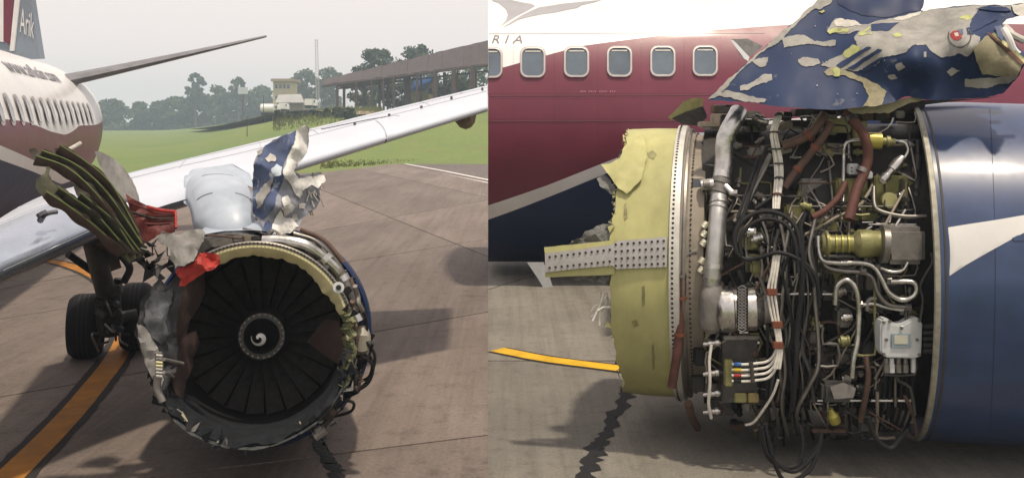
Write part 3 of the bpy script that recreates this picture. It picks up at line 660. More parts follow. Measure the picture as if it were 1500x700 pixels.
# left torn inlet skin
dL = crumple(idw([(222, 420, 8.85), (285, 400, 8.9), (200, 490, 8.75), (240, 590, 8.75), (275, 500, 8.95), (300, 410, 9.2), (280, 560, 9.0)]), .07, .035, 21)
sheet_obj('torn_inlet_skin', [(220, 425), (232, 408), (246, 418), (258, 404), (268, 400), (270, 425), (262, 450), (258, 478), (262, 510), (258, 545), (248, 560), (246, 585), (236, 594), (228, 572), (216, 540), (204, 508), (196, 486), (202, 470), (206, 440)], dL, GREYDK, AL_, step=6, thick=.03, rough=1.6)
sheet_obj('torn_inlet_skin', [(200, 474), (212, 478), (226, 500), (236, 520), (240, 556), (232, 574), (222, 552), (206, 512)], lambda x, y: dL(x, y)-.03, GREYSH, AL_, step=6, thick=.015, rough=1.6)
sheet_obj('torn_inlet_skin', [(214, 440), (224, 424), (240, 428), (254, 420), (252, 444), (244, 466), (248, 488), (236, 504), (222, 494), (210, 470)], lambda x, y: dL(x, y)-.035, mat('smoked_steel_sheet', (.085, .09, .1), .5, .2, var=.35, scale=8, bump=.2), AL_, step=6, thick=.015, rough=2)
dB = crumple(idw([(262, 405, 9.05), (300, 400, 9.5), (290, 485, 9.4), (265, 590, 9.0), (284, 520, 9.35), (250, 500, 8.98)]), .05, .04, 31)
sheet_obj('torn_inner_liner', [(264, 402), (282, 396), (301, 400), (300, 430), (292, 448), (278, 470), (274, 490), (288, 484), (292, 500), (284, 520), (280, 545), (272, 560), (268, 586), (262, 588), (252, 560), (254, 520), (256, 478), (262, 440)], dB, BRNLIN, AL_, step=7, thick=.025, rough=1.2)
sheet_obj('torn_inner_liner', [(449, 500), (462, 484), (478, 466), (496, 470), (503, 490), (506, 520), (496, 534), (470, 516)], idw([(449, 500, 9.7), (505, 500, 9.35), (480, 466, 9.5)]), BRNLIN, AL_, step=9, thick=.02)
etube('torn_pipe', [(232, 516, 8.65), (234, 540, 8.65), (230, 566, 8.65), (238, 588, 8.65)], .032, CASTG)
for i in range(7):
    etube('pipe_scale', [(229, 520+i*5, 8.6), (238, 521+i*5, 8.6)], .012, random.choice([YELP, GREYSH, PALECHIP]), n=6)
for a, b in (((240, 526), (268, 532)), ((240, 545), (254, 552))): etube('stub_rod', [(*a, 8.6), (*b, 8.9)], .014, CASTG)
# ---- main landing gear
def gtube(pts, r_, name, mm_, n=12): return etube(name, pts, r_, mm_, AL_, n)
wa = rt; wfr = lambda c: Fr(c, wa, V((0, -1, 0)))
for cx, cy, d in ((126, 477, 14.4), (200, 463, 14.9)):
    c = P(cx, cy, d); fr = Fr(c, wa, V((0, -1, 0))); R_ = c.z-.0
    mb = MB(); W_ = .22; mb.lathe(fr, [(-W_+.06, R_*.55), (-W_, R_*.70), (-W_+.01, R_*.86), (-W_+.07, R_*.97), (-W_*.4, R_), (W_*.4, R_), (W_-.07, R_*.97), (W_-.01, R_*.86), (W_, R_*.70), (W_-.06, R_*.55)], 48); tl = mb.build('wheel', TYRE, AL_, angle=30)
    mb = MB()
    for a in (-.06, 0, .06): mb.lathe(fr, [(a-.008, R_*1.002), (a+.008, R_*1.002)], 48)
    mb.build('tread_groove', BLACKR, tl)
    mb = MB(); mb.lathe(fr, [(W_-.07, R_*.56), (W_-.03, R_*.5), (W_-.12, R_*.42), (W_-.10, R_*.2), (W_-.03, R_*.16), (W_-.03, .001)], 32); mb.build('rim', DKGREY, tl)
g1 = P(160, 470, 14.2)
gtube([(136, 352, 13.2), (145, 390, 13.6), (155, 430, 14.0), (160, 478, 14.2)], .13, 'gear_leg', DKGREY, 14)
gtube([(158, 432, 14.0), (161, 486, 14.15)], .17, 'gear_leg', SOOT, 14)
gtube([(128, 474, 14.1), (200, 460, 14.45)], .08, 'axle', DKGREY)
gtube([(100, 372, 13.4), (128, 392, 13.7), (146, 404, 13.9)], .05, 'gear_brace', SOOT); gtube([(174, 408, 14.2), (168, 440, 14.2), (166, 484, 14.1)], .06, 'torque_link', SOOT)
gtube([(176, 372, 13.8), (190, 392, 13.9), (182, 412, 14.0)], .05, 'gear_brace', GREYDK)
for i in range(26):
    x, y = U(140, 178), U(420, 492); mb = MB(); p = P(x, y, 13.95+U(-.1, .1))
    if i % 2: mb.box(p, (U(.06, .14), U(.06, .14), U(.06, .16)), Matrix.Rotation(U(0, 3), 3, 'Y')); mb.build('gear_fitting', random.choice([SOOT, DKGREY, GREYDK]), AL_, bevel=.01)
    else: mb.tube(smooth_path([p, p+V((U(-.1, .1), U(-.1, 0), U(-.2, .2))), p+V((U(-.15, .15), 0, U(-.3, .1)))], 4), .016, 6); mb.build('brake_hose', random.choice([BLACKR, SOOT, DULL]), AL_)
sheet_obj('gear_door', [(128, 360), (160, 352), (172, 372), (178, 392), (160, 400), (140, 392)], idw([(128, 360, 13.3), (175, 385, 13.7)]), SOOT, AL_, step=12, thick=.05)
#EOF_LEFT
# ================================================================== BACKGROUND OF THE FIELD
def gz(px, d):
    X = (px-750)/F*d; return V((X, d, terr(X, d)))
def tree(px, d, top, wid, leaf, seed, label, trunk=.3, n=52, group='hazy trees behind the airfield', lf=1.0, flat=1.0, name='tree'):
    r = random.Random(seed); base = gz(px, d); hh = (H-(top-180)/F*d)-base.z; W_ = wid/F*d/2
    root = empty(name, base, label, 'tree', group)
    mb = MB(); tp_ = base+V((r.uniform(-.3, .3), 0, hh*.75)); k = max(.12, hh*.018)
    mb.tube([base-V((0, 0, .3)), base.lerp(tp_, .35)+V((.1*k, 0, 0)), base.lerp(tp_, .7), tp_], k, 7, rs=[k*1.4, k, k*.7, k*.25])
    for i in range(7):
        t = r.uniform(.3, .85); q = base.lerp(tp_, t); an = r.uniform(0, 6.28); mb.tube([q, q+V((math.cos(an)*W_*.35, math.sin(an)*W_*.35, hh*.08)), q+V((math.cos(an)*W_*.7, math.sin(an)*W_*.7, hh*.18))], .1, 5, rs=[k*.5, k*.3, k*.1])
    mb.build('trunk', BARK, root)
    cl = MB(); sz = .26*max(1, d/200)*lf*1.3
    for i in range(n):
        an = r.uniform(0, 6.28); ph = r.uniform(-.9, 1); rad = math.sqrt(r.uniform(.1, 1)); prof = math.sqrt(max(.05, 1-ph*ph))
        c = base+V((math.cos(an)*W_*prof*rad, math.sin(an)*W_*prof*rad, hh*(trunk+(1-trunk)*.5+(1-trunk)*.42*ph*flat)))
        cr = r.uniform(.2, .4)*min(W_, hh*(1-trunk)*.7)
        for j in range(44):
            v = V((r.gauss(0, 1), r.gauss(0, 1), r.gauss(0, 1))).normalized()*cr*r.uniform(.55, 1.08); v.z *= .75; c2 = c+v
            a = V((r.uniform(-1, 1), r.uniform(-1, 1), r.uniform(-1, 1))).normalized(); b = a.orthogonal().normalized(); s_ = sz*r.uniform(.6, 1.5)
            cl.add([c2-a*s_, c2-b*s_*.6, c2+a*s_, c2+b*s_*.6], [[0, 1, 2, 3]])
    cl.build('crown', LEAF[leaf], root, angle=180); return root
tree(162, 430, 147, 46, 0, 1, 'round dark tree standing alone nearest the fuselage at the left end of the treeline', .2)
tree(122, 440, 160, 16, 0, 19, 'small tree peeping out right beside the rear fuselage', .1)
tree(204, 450, 150, 34, 1, 2, 'low broad tree just right of the lone round tree', .12)
tree(233, 450, 148, 34, 0, 3, 'low tree at the left foot of the dense treeline mass', .12)
tree(256, 440, 141, 42, 1, 4, 'mid height tree left of the tall slender tree', .1)
tree(286, 430, 106, 26, 0, 5, 'tall slender tree with its crown standing above the treeline', .45, 26)
tree(284, 440, 130, 50, 0, 6, 'wide dense tree below the tall slender crown', .05)
tree(318, 440, 126, 46, 1, 7, 'dense tree in the middle of the treeline, right of the tall slender tree', .05)
tree(349, 430, 112, 22, 0, 8, 'narrow pointed tree rising behind the white billboard', .3, 22)
tree(352, 445, 130, 44, 0, 9, 'broad tree around the white billboard', .05)
tree(384, 450, 126, 40, 1, 10, 'tree just left of the cream control building', .05)
tree(446, 380, 102, 40, 1, 11, 'pale hazy tree right of the cream control building', .05)
tree(484, 380, 97, 40, 1, 12, 'pale hazy tree left above the end of the shed', .05)
tree(424, 420, 118, 30, 1, 22, 'pale low tree right behind the cream control building', .05)
tree(550, 225, 69, 62, 0, 13, 'big dark round tree rising behind the left part of the long shed', .1, 60)
tree(612, 232, 64, 66, 0, 14, 'big wide tree rising behind the middle of the long shed', .1, 60)
tree(690, 240, 84, 70, 1, 15, 'low leafy tree seen between the posts at the right end of the shed', .05, 40)
tree(585, 200, 122, 50, 0, 16, 'dark shrubby tree behind the shed posts, left of the blue roofed house', .05, 30)
tree(665, 190, 112, 60, 0, 23, 'dark leafy tree behind the shed posts, right of the blue roofed house', .05, 34)
tree(535, 215, 118, 50, 1, 17, 'leafy tree seen through the thin posts at the left of the shed', .05, 30)
BUSH = [(407, 163, 150, 14), (422, 167, 152, 18), (444, 164, 150, 20), (458, 163, 149, 18), (476, 161, 140, 22), (494, 158, 138, 22), (512, 160, 134, 20), (436, 170, 146, 14)]
BL_ = ['bush left of the tank truck end of the hedge', 'leftmost dark bush in the row before the shed', 'round dark bush beside the leftmost one', 'taller dark bush in the middle of the row before the shed', 'leafy bush at the foot of the leftmost shed post', 'bush between the first shed posts', 'bush nearest the wing in the row before the shed', 'low front bush of the row before the shed']
for i, (px, top, d, wid) in enumerate(BUSH):
    tree(px, d, top, wid, 0, 40+i, BL_[i], .02, 14, 'dark bushes before the shed', .8, name='bush')
# undergrowth closing the foot of the far treeline
um = MB(); ru = random.Random(3)
for i in range(5200):
    px = ru.uniform(100, 500); d = ru.uniform(452, 470); p = gz(px, d); hh = (3.5+3*noise.noise(V((px*.05, 0, 3)))+1.5*noise.noise(V((px*.2, 1, 3))))
    c = p+V((0, 0, ru.uniform(0, max(1, hh)))); a = V((ru.uniform(-1, 1), ru.uniform(-1, 1), ru.uniform(-1, 1))).normalized(); b = a.orthogonal().normalized(); s_ = ru.uniform(.5, 1.3)
    um.add([c-a*s_, c-b*s_*.7, c+a*s_, c+b*s_*.7], [[0, 1, 2, 3]])
tag(um.build('undergrowth', LEAF[1], angle=180), kind='stuff')
for i in range(30):
    px = 405+i*4.2+U(-2, 2); d = U(136, 150)
gmb = MB()
for i in range(2600):
    px = U(400, 560); d = U(128, 175); p = gz(px, d); hgt = U(.1, .35)*(2.4 if (px > 400 and d > 135) else .8); w_ = U(.03, .07)
    q = V((U(-.25, .25), U(-.2, .2), 1))*hgt; gmb.add([p-V((w_, 0, .05)), p+V((w_, 0, -.05)), p+q], [[0, 1, 2]])
for i in range(2600):
    px = U(470, 690); t = U(0, 1); y = lerp(246-(px-480)*.07, 202+abs(px-650)*.1, t); g = G(px, y)
    q = V((U(-.1, .1), U(-.1, .1), U(.1, .28))); gmb.add([g-V((.07, 0, .05)), g+V((.07, 0, -.05)), g+q], [[0, 1, 2]])
tag(gmb.build('grass', mat('grass_blades', (.115, .13, .03), .7, var=.3, scale=.05), angle=180), kind='stuff')
# long open shed
SHD = mat('shed_timber', (.075, .05, .04), .8, var=.3, scale=2); ROOFM = mat('rusty_sheet_roof', (.068, .052, .048), .7, var=.35, scale=.6, stretch=(1, 1, 1))
e0, e1 = P(472, 124.5, 190), P(724, 92, 158); r0, r1 = P(472, 117.5, 196), P(724, 57, 168)
shed = empty('shed', gz(560, 150), 'long open shed with a rusty sloping roof on thin dark posts', 'shed')
mb = MB(); nb = 26
for i in range(nb):
    t0, t1 = i/nb, (i+.985)/nb; sag = U(-.08, .08)
    q = [e0.lerp(e1, t0), e0.lerp(e1, t1), r0.lerp(r1, t1), r0.lerp(r1, t0)]; q = [p+V((0, 0, sag)) for p in q]
    m_ = MB(); m_.prism([p-V((0, 0, .22)) for p in q], q); m_.build('roof_sheet', ROOFM, shed)
bk0, bk1 = r0+V((3, 9, -1.2)), r1+V((6, 9, -1.6))
m_ = MB(); m_.prism([r0-V((0, 0, .3)), r1-V((0, 0, .3)), bk1-V((0, 0, .3)), bk0-V((0, 0, .3))], [r0-V((0, 0, .05)), r1-V((0, 0, .05)), bk1, bk0]); m_.build('rear_roof', ROOFM, shed)
m_ = MB(); m_.tube([e0-V((0, 0, .3)), e1-V((0, 0, .3))], .16, 6); m_.tube([e0+V((2, 6, -.5)), e1+V((3, 6, -.5))], .16, 6); m_.build('beam', SHD, shed)
def tshed(px):
    lo, hi = 0, 1
    for _ in range(30):
        t = (lo+hi)/2; p = e0.lerp(e1, t); x = 750+F*p.x/p.y
        if x < px: lo = t
        else: hi = t
    return t
for k, (px, wd) in enumerate(((494, 1), (504, 1), (522, 1), (533, 1), (545, 1), (556, 1), (562, .8), (568, .8), (577, 1), (597, 2.6), (611, .9), (617, .8), (638, 1.7), (651, 1.2), (665, 1.7), (670, .8), (692, 1.8), (697, .8))):
    p = e0.lerp(e1, tshed(px)); 
    if k % 2: p = p+V((p.x/p.y*5, 5, -.1))
    wq = wd*.24*p.y/150; m_ = MB(); zt = terr(p.x, p.y)-.3
    m_.box((p.x, p.y, (zt+p.z-.2)/2), (wq*1.5, wq*1.5, p.z-.2-zt)); m_.build('post', SHD, shed)
# small house with the blue roof beyond the shed
hb = gz(628, 192.0); hs = empty('house', hb, 'small yellow house with a bright blue roof seen between the shed posts', 'house')
x0, x1, xm = P(601, 140, 192.0), P(646, 140, 192.0), P(622, 140, 192.0)
zb = hb.z-.5; ze = H-(128-180)/F*192.0; zr = H-(114-180)/F*192.0
mb = MB(); a, b, c = x0.x, x1.x, P(634, 140, 192.0).x; w0 = P(621, 0, 192.0).x
mb.prism([(w0, 192.0, zb), (b, 192.0, zb), (b, 192.0, ze), (c, 192.0, zr), (w0, 192.0, ze)], [(w0-2, 200.0, zb), (b-2, 200.0, zb), (b-2, 200.0, ze), (c-2, 200.0, zr), (w0-2, 200.0, ze)]); mb.prism([(a, 195.0, zb), (w0, 192.02, zb), (w0, 192.02, ze-.1), (a, 195.0, ze-.1)], [(a, 200.0, zb), (w0, 199.0, zb), (w0, 199.0, ze-.1), (a, 200.0, ze-.1)])
mb.build('wall', mat('house_yellow', (.5, .43, .22), .7, var=.12, scale=.5), hs)
mb = MB(); mb.prism([(a-.3, 194.4, ze-.5), (w0+.25, 191.4, ze-.35), (c+.2, 191.4, zr+.25), (a+.9, 194.6, zr+.05)], [(a-.3, 194.6, ze-.75), (w0+.25, 191.7, ze-.6), (c+.2, 191.7, zr-.02), (a+.9, 194.9, zr-.2)]); mb.prism([(c, 191.5, zr+.26), (b+.4, 191.5, ze-.05), (b-1.6, 200.3, ze-.05), (c-2, 200.3, zr+.26)], [(c, 191.5, zr+.1), (b+.4, 191.5, ze-.2), (b-1.6, 200.3, ze-.2), (c-2, 200.3, zr+.1)])
mb.build('roof', mat('blue_roof', (.045, .16, .48), .5, var=.1), hs)
mb = MB(); mb.box((P(631, 0, 191.97).x, 191.96, ze-.7), (.7, .06, .9)); mb.build('window', HOLE, hs)
# control building
cb = gz(413, 262); cbd = empty('control_building', cb, 'cream two storey control building with a flat overhanging roof among the hazy trees', 'building')
CREAM = mat('cream_wall', (.48, .42, .30), .8, var=.1, scale=.3)
def bx(par, name, x0, x1, y0, y1, d, dep, m_):
    a, b = P(x0, y1, d), P(x1, y0, d); mb = MB(); mb.box(((a.x+b.x)/2, d+dep/2, (a.z+b.z)/2), (b.x-a.x, dep, b.z-a.z)); return mb.build(name, m_, par)
bw = bx(cbd, 'wall', 400, 427, 120, 172, 262, 7, CREAM); bx(cbd, 'roof', 396.5, 430, 115.5, 119.5, 261, 9, mat('roof_slab', (.3, .24, .17), .8))
for k in range(4): bx(bw, 'window', 402.5+k*6, 406.5+k*6, 124, 130, 261.93, .1, GLASS)
for k in range(3): bx(bw, 'window', 403+k*8, 407+k*8, 141, 147, 261.93, .1, GLASS)
lw = empty('low_building', gz(424, 236), 'low hut with a pale sheet roof in front of the control building', 'building')
bx(lw, 'wall', 406, 444, 148, 168, 236, 6, mat('dim_wall', (.22, .2, .17), .8)); 
mb = MB(); a, b = P(403, 150, 235), P(446, 150, 235); a2, b2 = P(408, 139, 239), P(441, 138, 239); mb.prism([a, b, b2, a2], [a-V((0, 0, .2)), b-V((0, 0, .2)), b2-V((0, 0, .2)), a2-V((0, 0, .2))]); mb.build('roof', mat('pale_roof', (.33, .33, .32), .6, var=.15, scale=.4), lw)
bb = empty('billboard', gz(356, 300), 'pale billboard standing in front of the treeline', 'billboard'); bx(bb, 'board', 348.5, 363, 128, 138, 300, .3, mat('board_pale', (.45, .5, .52), .7)); bx(bb, 'post', 355, 356.5, 138, 178, 300.05, .3, SHD)
def truck(x0, x1, y0, y1, d, label, tank):
    base = gz((x0+x1)/2, d); t = empty('truck', base, label, 'truck', 'vehicles parked by the hut'); k = y1-y0; zz = lambda y: H-(y-180)/F*d; s_ = d/F
    TW = mat('truck_white', (.7, .7, .68), .4, var=.06)
    if tank:
        mb = MB(); q0, q1 = P(x0, y0+k*.35, d), P(x1-(x1-x0)*.25, y0+k*.35, d); mb.tube([q0, q0+V((.15, 0, 0)), q1-V((.15, 0, 0)), q1], k*.33*s_, 16, rs=[k*.26*s_, k*.33*s_, k*.33*s_, k*.26*s_]); mb.build('tank', TW, t)
    else: bx(t, 'cargo_box', x0, x1-(x1-x0)*.3, y0, y0+k*.72, d, 2.2, TW)
    cbn = MB(); xa, xb = x1-(x1-x0)*.27, x1; cbn.prism([P(xa, y0+k*.78, d), P(xb, y0+k*.78, d), P(xb, y0+k*.45, d), P(xb-(xb-xa)*.3, y0+k*.08, d), P(xa, y0+k*.08, d)], [P(xa, y0+k*.78, d)+V((0, 2, 0)), P(xb, y0+k*.78, d)+V((0, 2, 0)), P(xb, y0+k*.45, d)+V((0, 2, 0)), P(xb-(xb-xa)*.3, y0+k*.08, d)+V((0, 2, 0)), P(xa, y0+k*.08, d)+V((0, 2, 0))]); cbn = cbn.build('cab', TW, t)
    bx(cbn, 'cab_window', xa+(xb-xa)*.2, xb-(xb-xa)*.3, y0+k*.16, y0+k*.42, d-.04, .05, GLASS); bx(t, 'chassis', x0, x1, y0+k*.74, y0+k*.86, d+.1, 1.9, SOOT)
    for f in (.14, .32, .84):
        x = lerp(x0, x1, f); mb = MB(); mb.tube([P(x, y0+k*.9, d-.05), P(x, y0+k*.9, d)+V((0, 1.9, 0))], k*.15*s_, 14); mb.build('wheel', TYRE, t)
truck(382, 408, 152, 170, 205, 'long white tank truck parked at the left end of the bushes', True)
truck(408, 421, 151, 163, 212, 'small white truck parked right beside the tank truck', False)
truck(446, 463, 145, 158, 215, 'white box truck parked right of the hut before the shed', False)
ms = empty('mast', gz(466, 330), 'thin pale radio mast rising above the trees between control building and shed', 'mast')
mb = MB(); bz = gz(466, 330)
for dx in (-.5, .5):
    mb.tube([bz+V((dx, 0, 0)), P(463.4, 58, 330)+V((dx*.7, 0, 0))], .10, 5)
for i in range(26):
    t = i/26; p = bz.lerp(P(463.4, 58, 330), t); q = bz.lerp(P(463.4, 58, 330), t+1/26); mb.tube([p+V((-.5, 0, 0)), q+V((.5, 0, 0))], .06, 4); mb.tube([p+V((.5, 0, 0)), q+V((-.5, 0, 0))], .06, 4)
mb.build('lattice', mat('mast_grey', (.4, .38, .38), .6), ms)
for px, d, top, lab in ((386, 185, 140, 'thin pole just left of the tank truck'), (409, 128, 168, 'short thin pole on the grass bank below the bushes'), (362, 128, 170, 'short thin pole on the grass bank above the ditch')):
    p = gz(px, d); t = empty('pole', p, lab, 'pole', 'thin poles on the bank'); mb = MB(); mb.tube([p, V((p.x, p.y, H-(top-180)/F*d))], .05*d/130, 6, rs=[.06*d/130, .04*d/130]); mb.build('shaft', SHD, t)
#EOF_BACK
# ================================================================== RIGHT AIRLINER
AR_ = empty('airliner', (8, 20, 0), 'airliner on the right seen side on, engine cowling ripped open before a maroon fuselage', 'airliner')
RFU = 3.1; ff = Fr(V((0, 23.1, 3.3)), V((1, 0, 0)), V((0, -1, 0)))
def fcurve(pxs): return curve_th(ff, RFU, pxs)
b1 = fcurve([(700, 108), (745, 97), (850, 68), (1000, 48), (1150, 37), (1300, 32.5), (1500, 36), (1600, 42)])
b2 = fcurve([(700, 307), (715, 301), (800, 272), (880, 240), (950, 214), (1100, 180), (1300, 160), (1600, 150)])
b3 = fcurve([(700, 328), (715, 322), (800, 290), (880, 257), (950, 230), (1100, 192), (1300, 170), (1600, 160)])
def fus_pt(a, th, R=RFU):
    p = ff.pt(0, R, th); xl = SPL*p.y; p.x = max(xl, a) if a < 900 else a; return p
NX = 40
def fcols(th):
    p = ff.pt(0, RFU, th); xl = SPL*p.y; return [lerp(xl, 15.0, i/NX) for i in range(NX+1)]
mb = MB()
for k, nn in enumerate((40, 30, 6, 40)):
    rws = []
    for i in range(NX+1):
        a0 = lerp(SPL*20.5, 15, i/NX); st = [math.radians(190), b1(a0), b2(a0), b3(a0), math.radians(-170)]; row = []
        for j in range(nn+1):
            th = lerp(st[k], st[k+1], j/nn); p = ff.pt(0, RFU, th); p.x = lerp(SPL*p.y, 15.0, i/NX); row.append(p)
        rws.append(row)
    mb.grid(rws, k)
ring = [ff.pt(0, RFU, math.radians(i*6)) for i in range(60)]; ring = [V((SPL*p.y+.01, p.y, p.z)) for p in ring]; mb.add(ring, [list(range(60))], 3)
ring = [ff.pt(15.0, RFU, math.radians(i*6)) for i in range(60)]; mb.add(ring, [list(range(60))], 3)
rfus = mb.build('fuselage', [WHITE, MAROON, WHITE, NAVY], AR_, angle=30)
# seams
for y0, y1, x0, x1, mm_ in ((141, 140, 716, 1045, SEAM), (50, 49, 716, 1120, mat('seam_pale', (.42, .4, .38), .6)), (178, 177, 716, 1000, SEAM)):
    mb = MB(); mb.tube([ff.hit(lerp(x0, x1, i/20), lerp(y0, y1, i/20), RFU+.002) for i in range(21)], .007, 5); mb.build('skin_seam', mm_, rfus)
for x in (870, 1055):
    mb = MB(); mb.tube([ff.hit(x, lerp(10, 240, i/20), RFU-.001) for i in range(21)], .0025, 5); mb.build('skin_seam', mat('seam_soft', (.19, .06, .08), .5), rfus)
for cx in (717.5, 780.5, 844.5, 907.5, 971, 1033):
    cy = 92-(cx-717)*.008; mb = MB(); win = None
    def rr_(hw, hh, rcorn, lift, n=7):
        out = []
        for qx, qy, a0 in ((1, -1, 0), (-1, -1, 90), (-1, 1, 180), (1, 1, 270)):
            for i in range(n):
                an = math.radians(a0+90*i/(n-1)); x = cx+qx*(hw-rcorn)+math.cos(an)*rcorn; y = cy+qy*(hh-rcorn)-math.sin(an)*rcorn
                out.append(ff.hit(max(x, 715.6), y, RFU+lift))
        return out
    A, B, C_, D_ = rr_(19, 23, 11, .0), rr_(18.2, 22.2, 10.5, .045), rr_(16.0, 20.2, 9.2, .045), rr_(15.4, 19.6, 8.8, .018)
    mb.grid([A, B, C_, D_], close=True); win = mb.build('cabin_window', FRAMEM, AR_, angle=50)
    mb = MB(); mb.add(D_, [list(range(len(D_)))]); mb.build('window_pane', GLASS, win)
    mb = MB(); mb.add([ff.hit(max(715.6, x), y, RFU+.024) for x, y in ((cx-12, cy-17), (cx+12, cy-17), (cx+11, cy-15), (cx-11, cy-15))], [[0, 1, 2, 3]]); mb.build('blind_edge', PALECHIP, win)
# operator lettering and emblem
tv, tf = text_mesh('RIA', 1, .25, 1)
def on_skin(x, y, lift): return ff.hit(x, y, RFU+lift)
for chh, xo in (('R', 720.5), ('I', 739.5), ('A', 750.5)):
    tv, tf = text_mesh(chh, 1, .28); mnx = min(v.x for v in tv); mxx = max(v.x for v in tv); mxy = max(v.y for v in tv); wd = {'R': 11, 'I': 6.5, 'A': 14.5}[chh]
    mb = MB(); mb.add([on_skin(xo+(v.x-mnx)/(mxx-mnx)*wd, 63.5-v.y/mxy*11.5, .004+v.z) for v in tv], tf); mb.build('lettering', PRINT, rfus)
def skin_sheet(poly, name, mm_, par, lift=.006, fr=ff, R=RFU, step=8, rough=0, it=1):
    b = rough_poly(poly, rough, it) if rough else [V(p) for p in poly]; n = len(b); pts = list(b); xs = [p.x for p in b]; ys = [p.y for p in b]
    def inside(x, y):
        c = False; j = n-1
        for i in range(n):
            if (b[i].y > y) != (b[j].y > y) and x < (b[j].x-b[i].x)*(y-b[i].y)/(b[j].y-b[i].y)+b[i].x: c = not c
            j = i
        return c
    y = min(ys)+step/2
    while y < max(ys):
        x = min(xs)+step/2
        while x < max(xs):
            if inside(x, y): pts.append(V((x, y)))
            x += step
        y += step
    vv, es, fs, *_ = geometry.delaunay_2d_cdt(pts, [(i, (i+1) % n) for i in range(n)], [], 1, 1e-4)
    Rf = R if callable(R) else (lambda x, y: R)
    mb = MB(); mb.add([fr.hit(p.x, p.y, Rf(p.x, p.y)+lift) for p in vv], [list(f) for f in fs]); return mb.build(name, mm_, par, angle=60)
skin_sheet([(716, -4), (722, 2), (730, 5), (741, 14), (744, 22), (741, 31), (735, 37), (728, 43), (733, 39), (745, 31), (760, 22), (774, 15), (784, 9), (778, 6), (765, 4), (752, 1), (744, -4)], 'emblem', EMBLEM, rfus)
skin_sheet([(735, 42), (748, 33), (762, 24), (776, 17), (790, 11), (805, 9), (822, 6), (842, 4), (862, 2), (886, -1), (870, 4), (852, 8), (846, 12), (830, 15), (812, 19), (795, 21), (775, 25), (760, 29), (747, 36)], 'emblem', EMBLEM, rfus)
# small stencil row under the windows
mb = MB()
for i in range(17):
    x = 850+i*3.1
    if i % 5 == 3: continue
    mb.add([on_skin(x, 133.2, .004), on_skin(x+1.6, 133.2, .004), on_skin(x+1.6, 135, .004), on_skin(x, 135, .004)], [[0, 1, 2, 3]])
mb.build('stencil', mat('stencil_grey', (.4, .2, .24), .5), rfus, kind='stuff')
# rivet rows along the lap joints and frames
rv = MB(); rvw = MB()
for y0 in (137.5, 144.5, 175, 181):
    for i in range(82):
        x = 718+i*4.0; c = ff.hit(x, y0, RFU+.002); n_ = (c-V((c.x, 23.1, 3.3))).normalized(); rv.add([c+V((.009*math.cos(q*1.047), 0, .009*math.sin(q*1.047))) for q in range(6)]+[c+n_*.004], [[q, (q+1) % 6, 6] for q in range(6)])
for x in (752, 812, 876, 939, 1002):
    for i in range(44):
        y = 8+i*4.4
        if 66 < y < 118: pass
        c = ff.hit(x, y, RFU+.002); n_ = (c-V((c.x, 23.1, 3.3))).normalized(); (rv if y > 62 else rvw).add([c+V((.008*math.cos(q*1.047), 0, .008*math.sin(q*1.047))) for q in range(6)]+[c+n_*.004], [[q, (q+1) % 6, 6] for q in range(6)])
rv.build('rivets', mat('rivet_maroon', (.085, .02, .03), .5), rfus, kind='stuff'); rvw.build('rivets', mat('rivet_pale', (.5, .49, .47), .5), rfus, kind='stuff')
# blade antenna below the belly, strake ahead of the wing
dA = lambda x, y: 20.6
sheet_obj('blade_antenna', [(772, 384), (796, 384), (803, 398), (812, 428), (808, 431), (800, 428), (788, 408)], dA, BOXW, AR_, step=14, thick=.06, rough=0)
sheet_obj('strake', [(1071, 58), (1095, 57), (1118, 68), (1100, 82), (1088, 88), (1080, 74)], lambda x, y: 19.4+(x-1071)*.004, GREYSH, AR_, step=12, thick=.08, rough=.4)
sheet_obj('strake_edge', [(1070, 59), (1074, 59), (1098, 84), (1096, 90), (1090, 86)], lambda x, y: 19.3, WHITE, AR_, step=12, thick=.1, rough=.2)
# unseen wing stub behind the engine, added to cast the dark ground band
wr = []
for d_, xl, xr, z_ in ((20.4, 7.0, 14, 2.85), (19.3, 6.6, 14, 2.9), (18.95, 2.5, 13.5, 3.05), (17, 2.15, 13, 3.1), (15.0, 1.95, 12.5, 3.12)):
    wr.append((V((xl, d_, z_)), V((xr, d_-.2, z_-.1)), .12))
mb = MB(); foil(mb, wr, 12); mb.build('wing', WINGP, AR_, angle=50)
# ---- engine frame
yw = math.radians(13.4); fe2 = Fr(P(1107, 385, 11.0), V((math.cos(yw), -math.sin(yw), 0)), V((-math.sin(yw), -math.cos(yw), 0)))
def A2x(px, py, r): return fe2.ath(fe2.hit(px, py, r))
RC = 1.43
aL = A2x(898, 400, RC)[0]; aF = A2x(980, 400, RC)[0]; aF2 = A2x(990, 400, RC)[0]
jc = jj(.045, 3.3, 3.2)
mb = MB(); mb.lathe(fe2, [(aL, RC-.09), (aL, RC-.004), (aL+.03, RC+.002), (lerp(aL, aF, .5), RC+.012), (aF, RC+.01)], 140, jig=lambda k, th: ((jc(th)+jc(th*2+1)*.4) if k < 3 else 0, 0)); mb.lathe(fe2, [(aL, RC-.09), (aF, RC-.09)], 140, jig=lambda k, th: ((jc(th)+jc(th*2+1)*.4) if k < 1 else 0, 0))
fcase = mb.build('fan_case', YEL, AR_, angle=50)
mb = MB(); mb.lathe(fe2, [(aF, RC), (aF, RC+.045), (aF2, RC+.045), (aF2+.03, RC+.04), (aF2+.04, RC-.01)], 140); mb.build('fan_case_flange', FLANGE, AR_, angle=25)
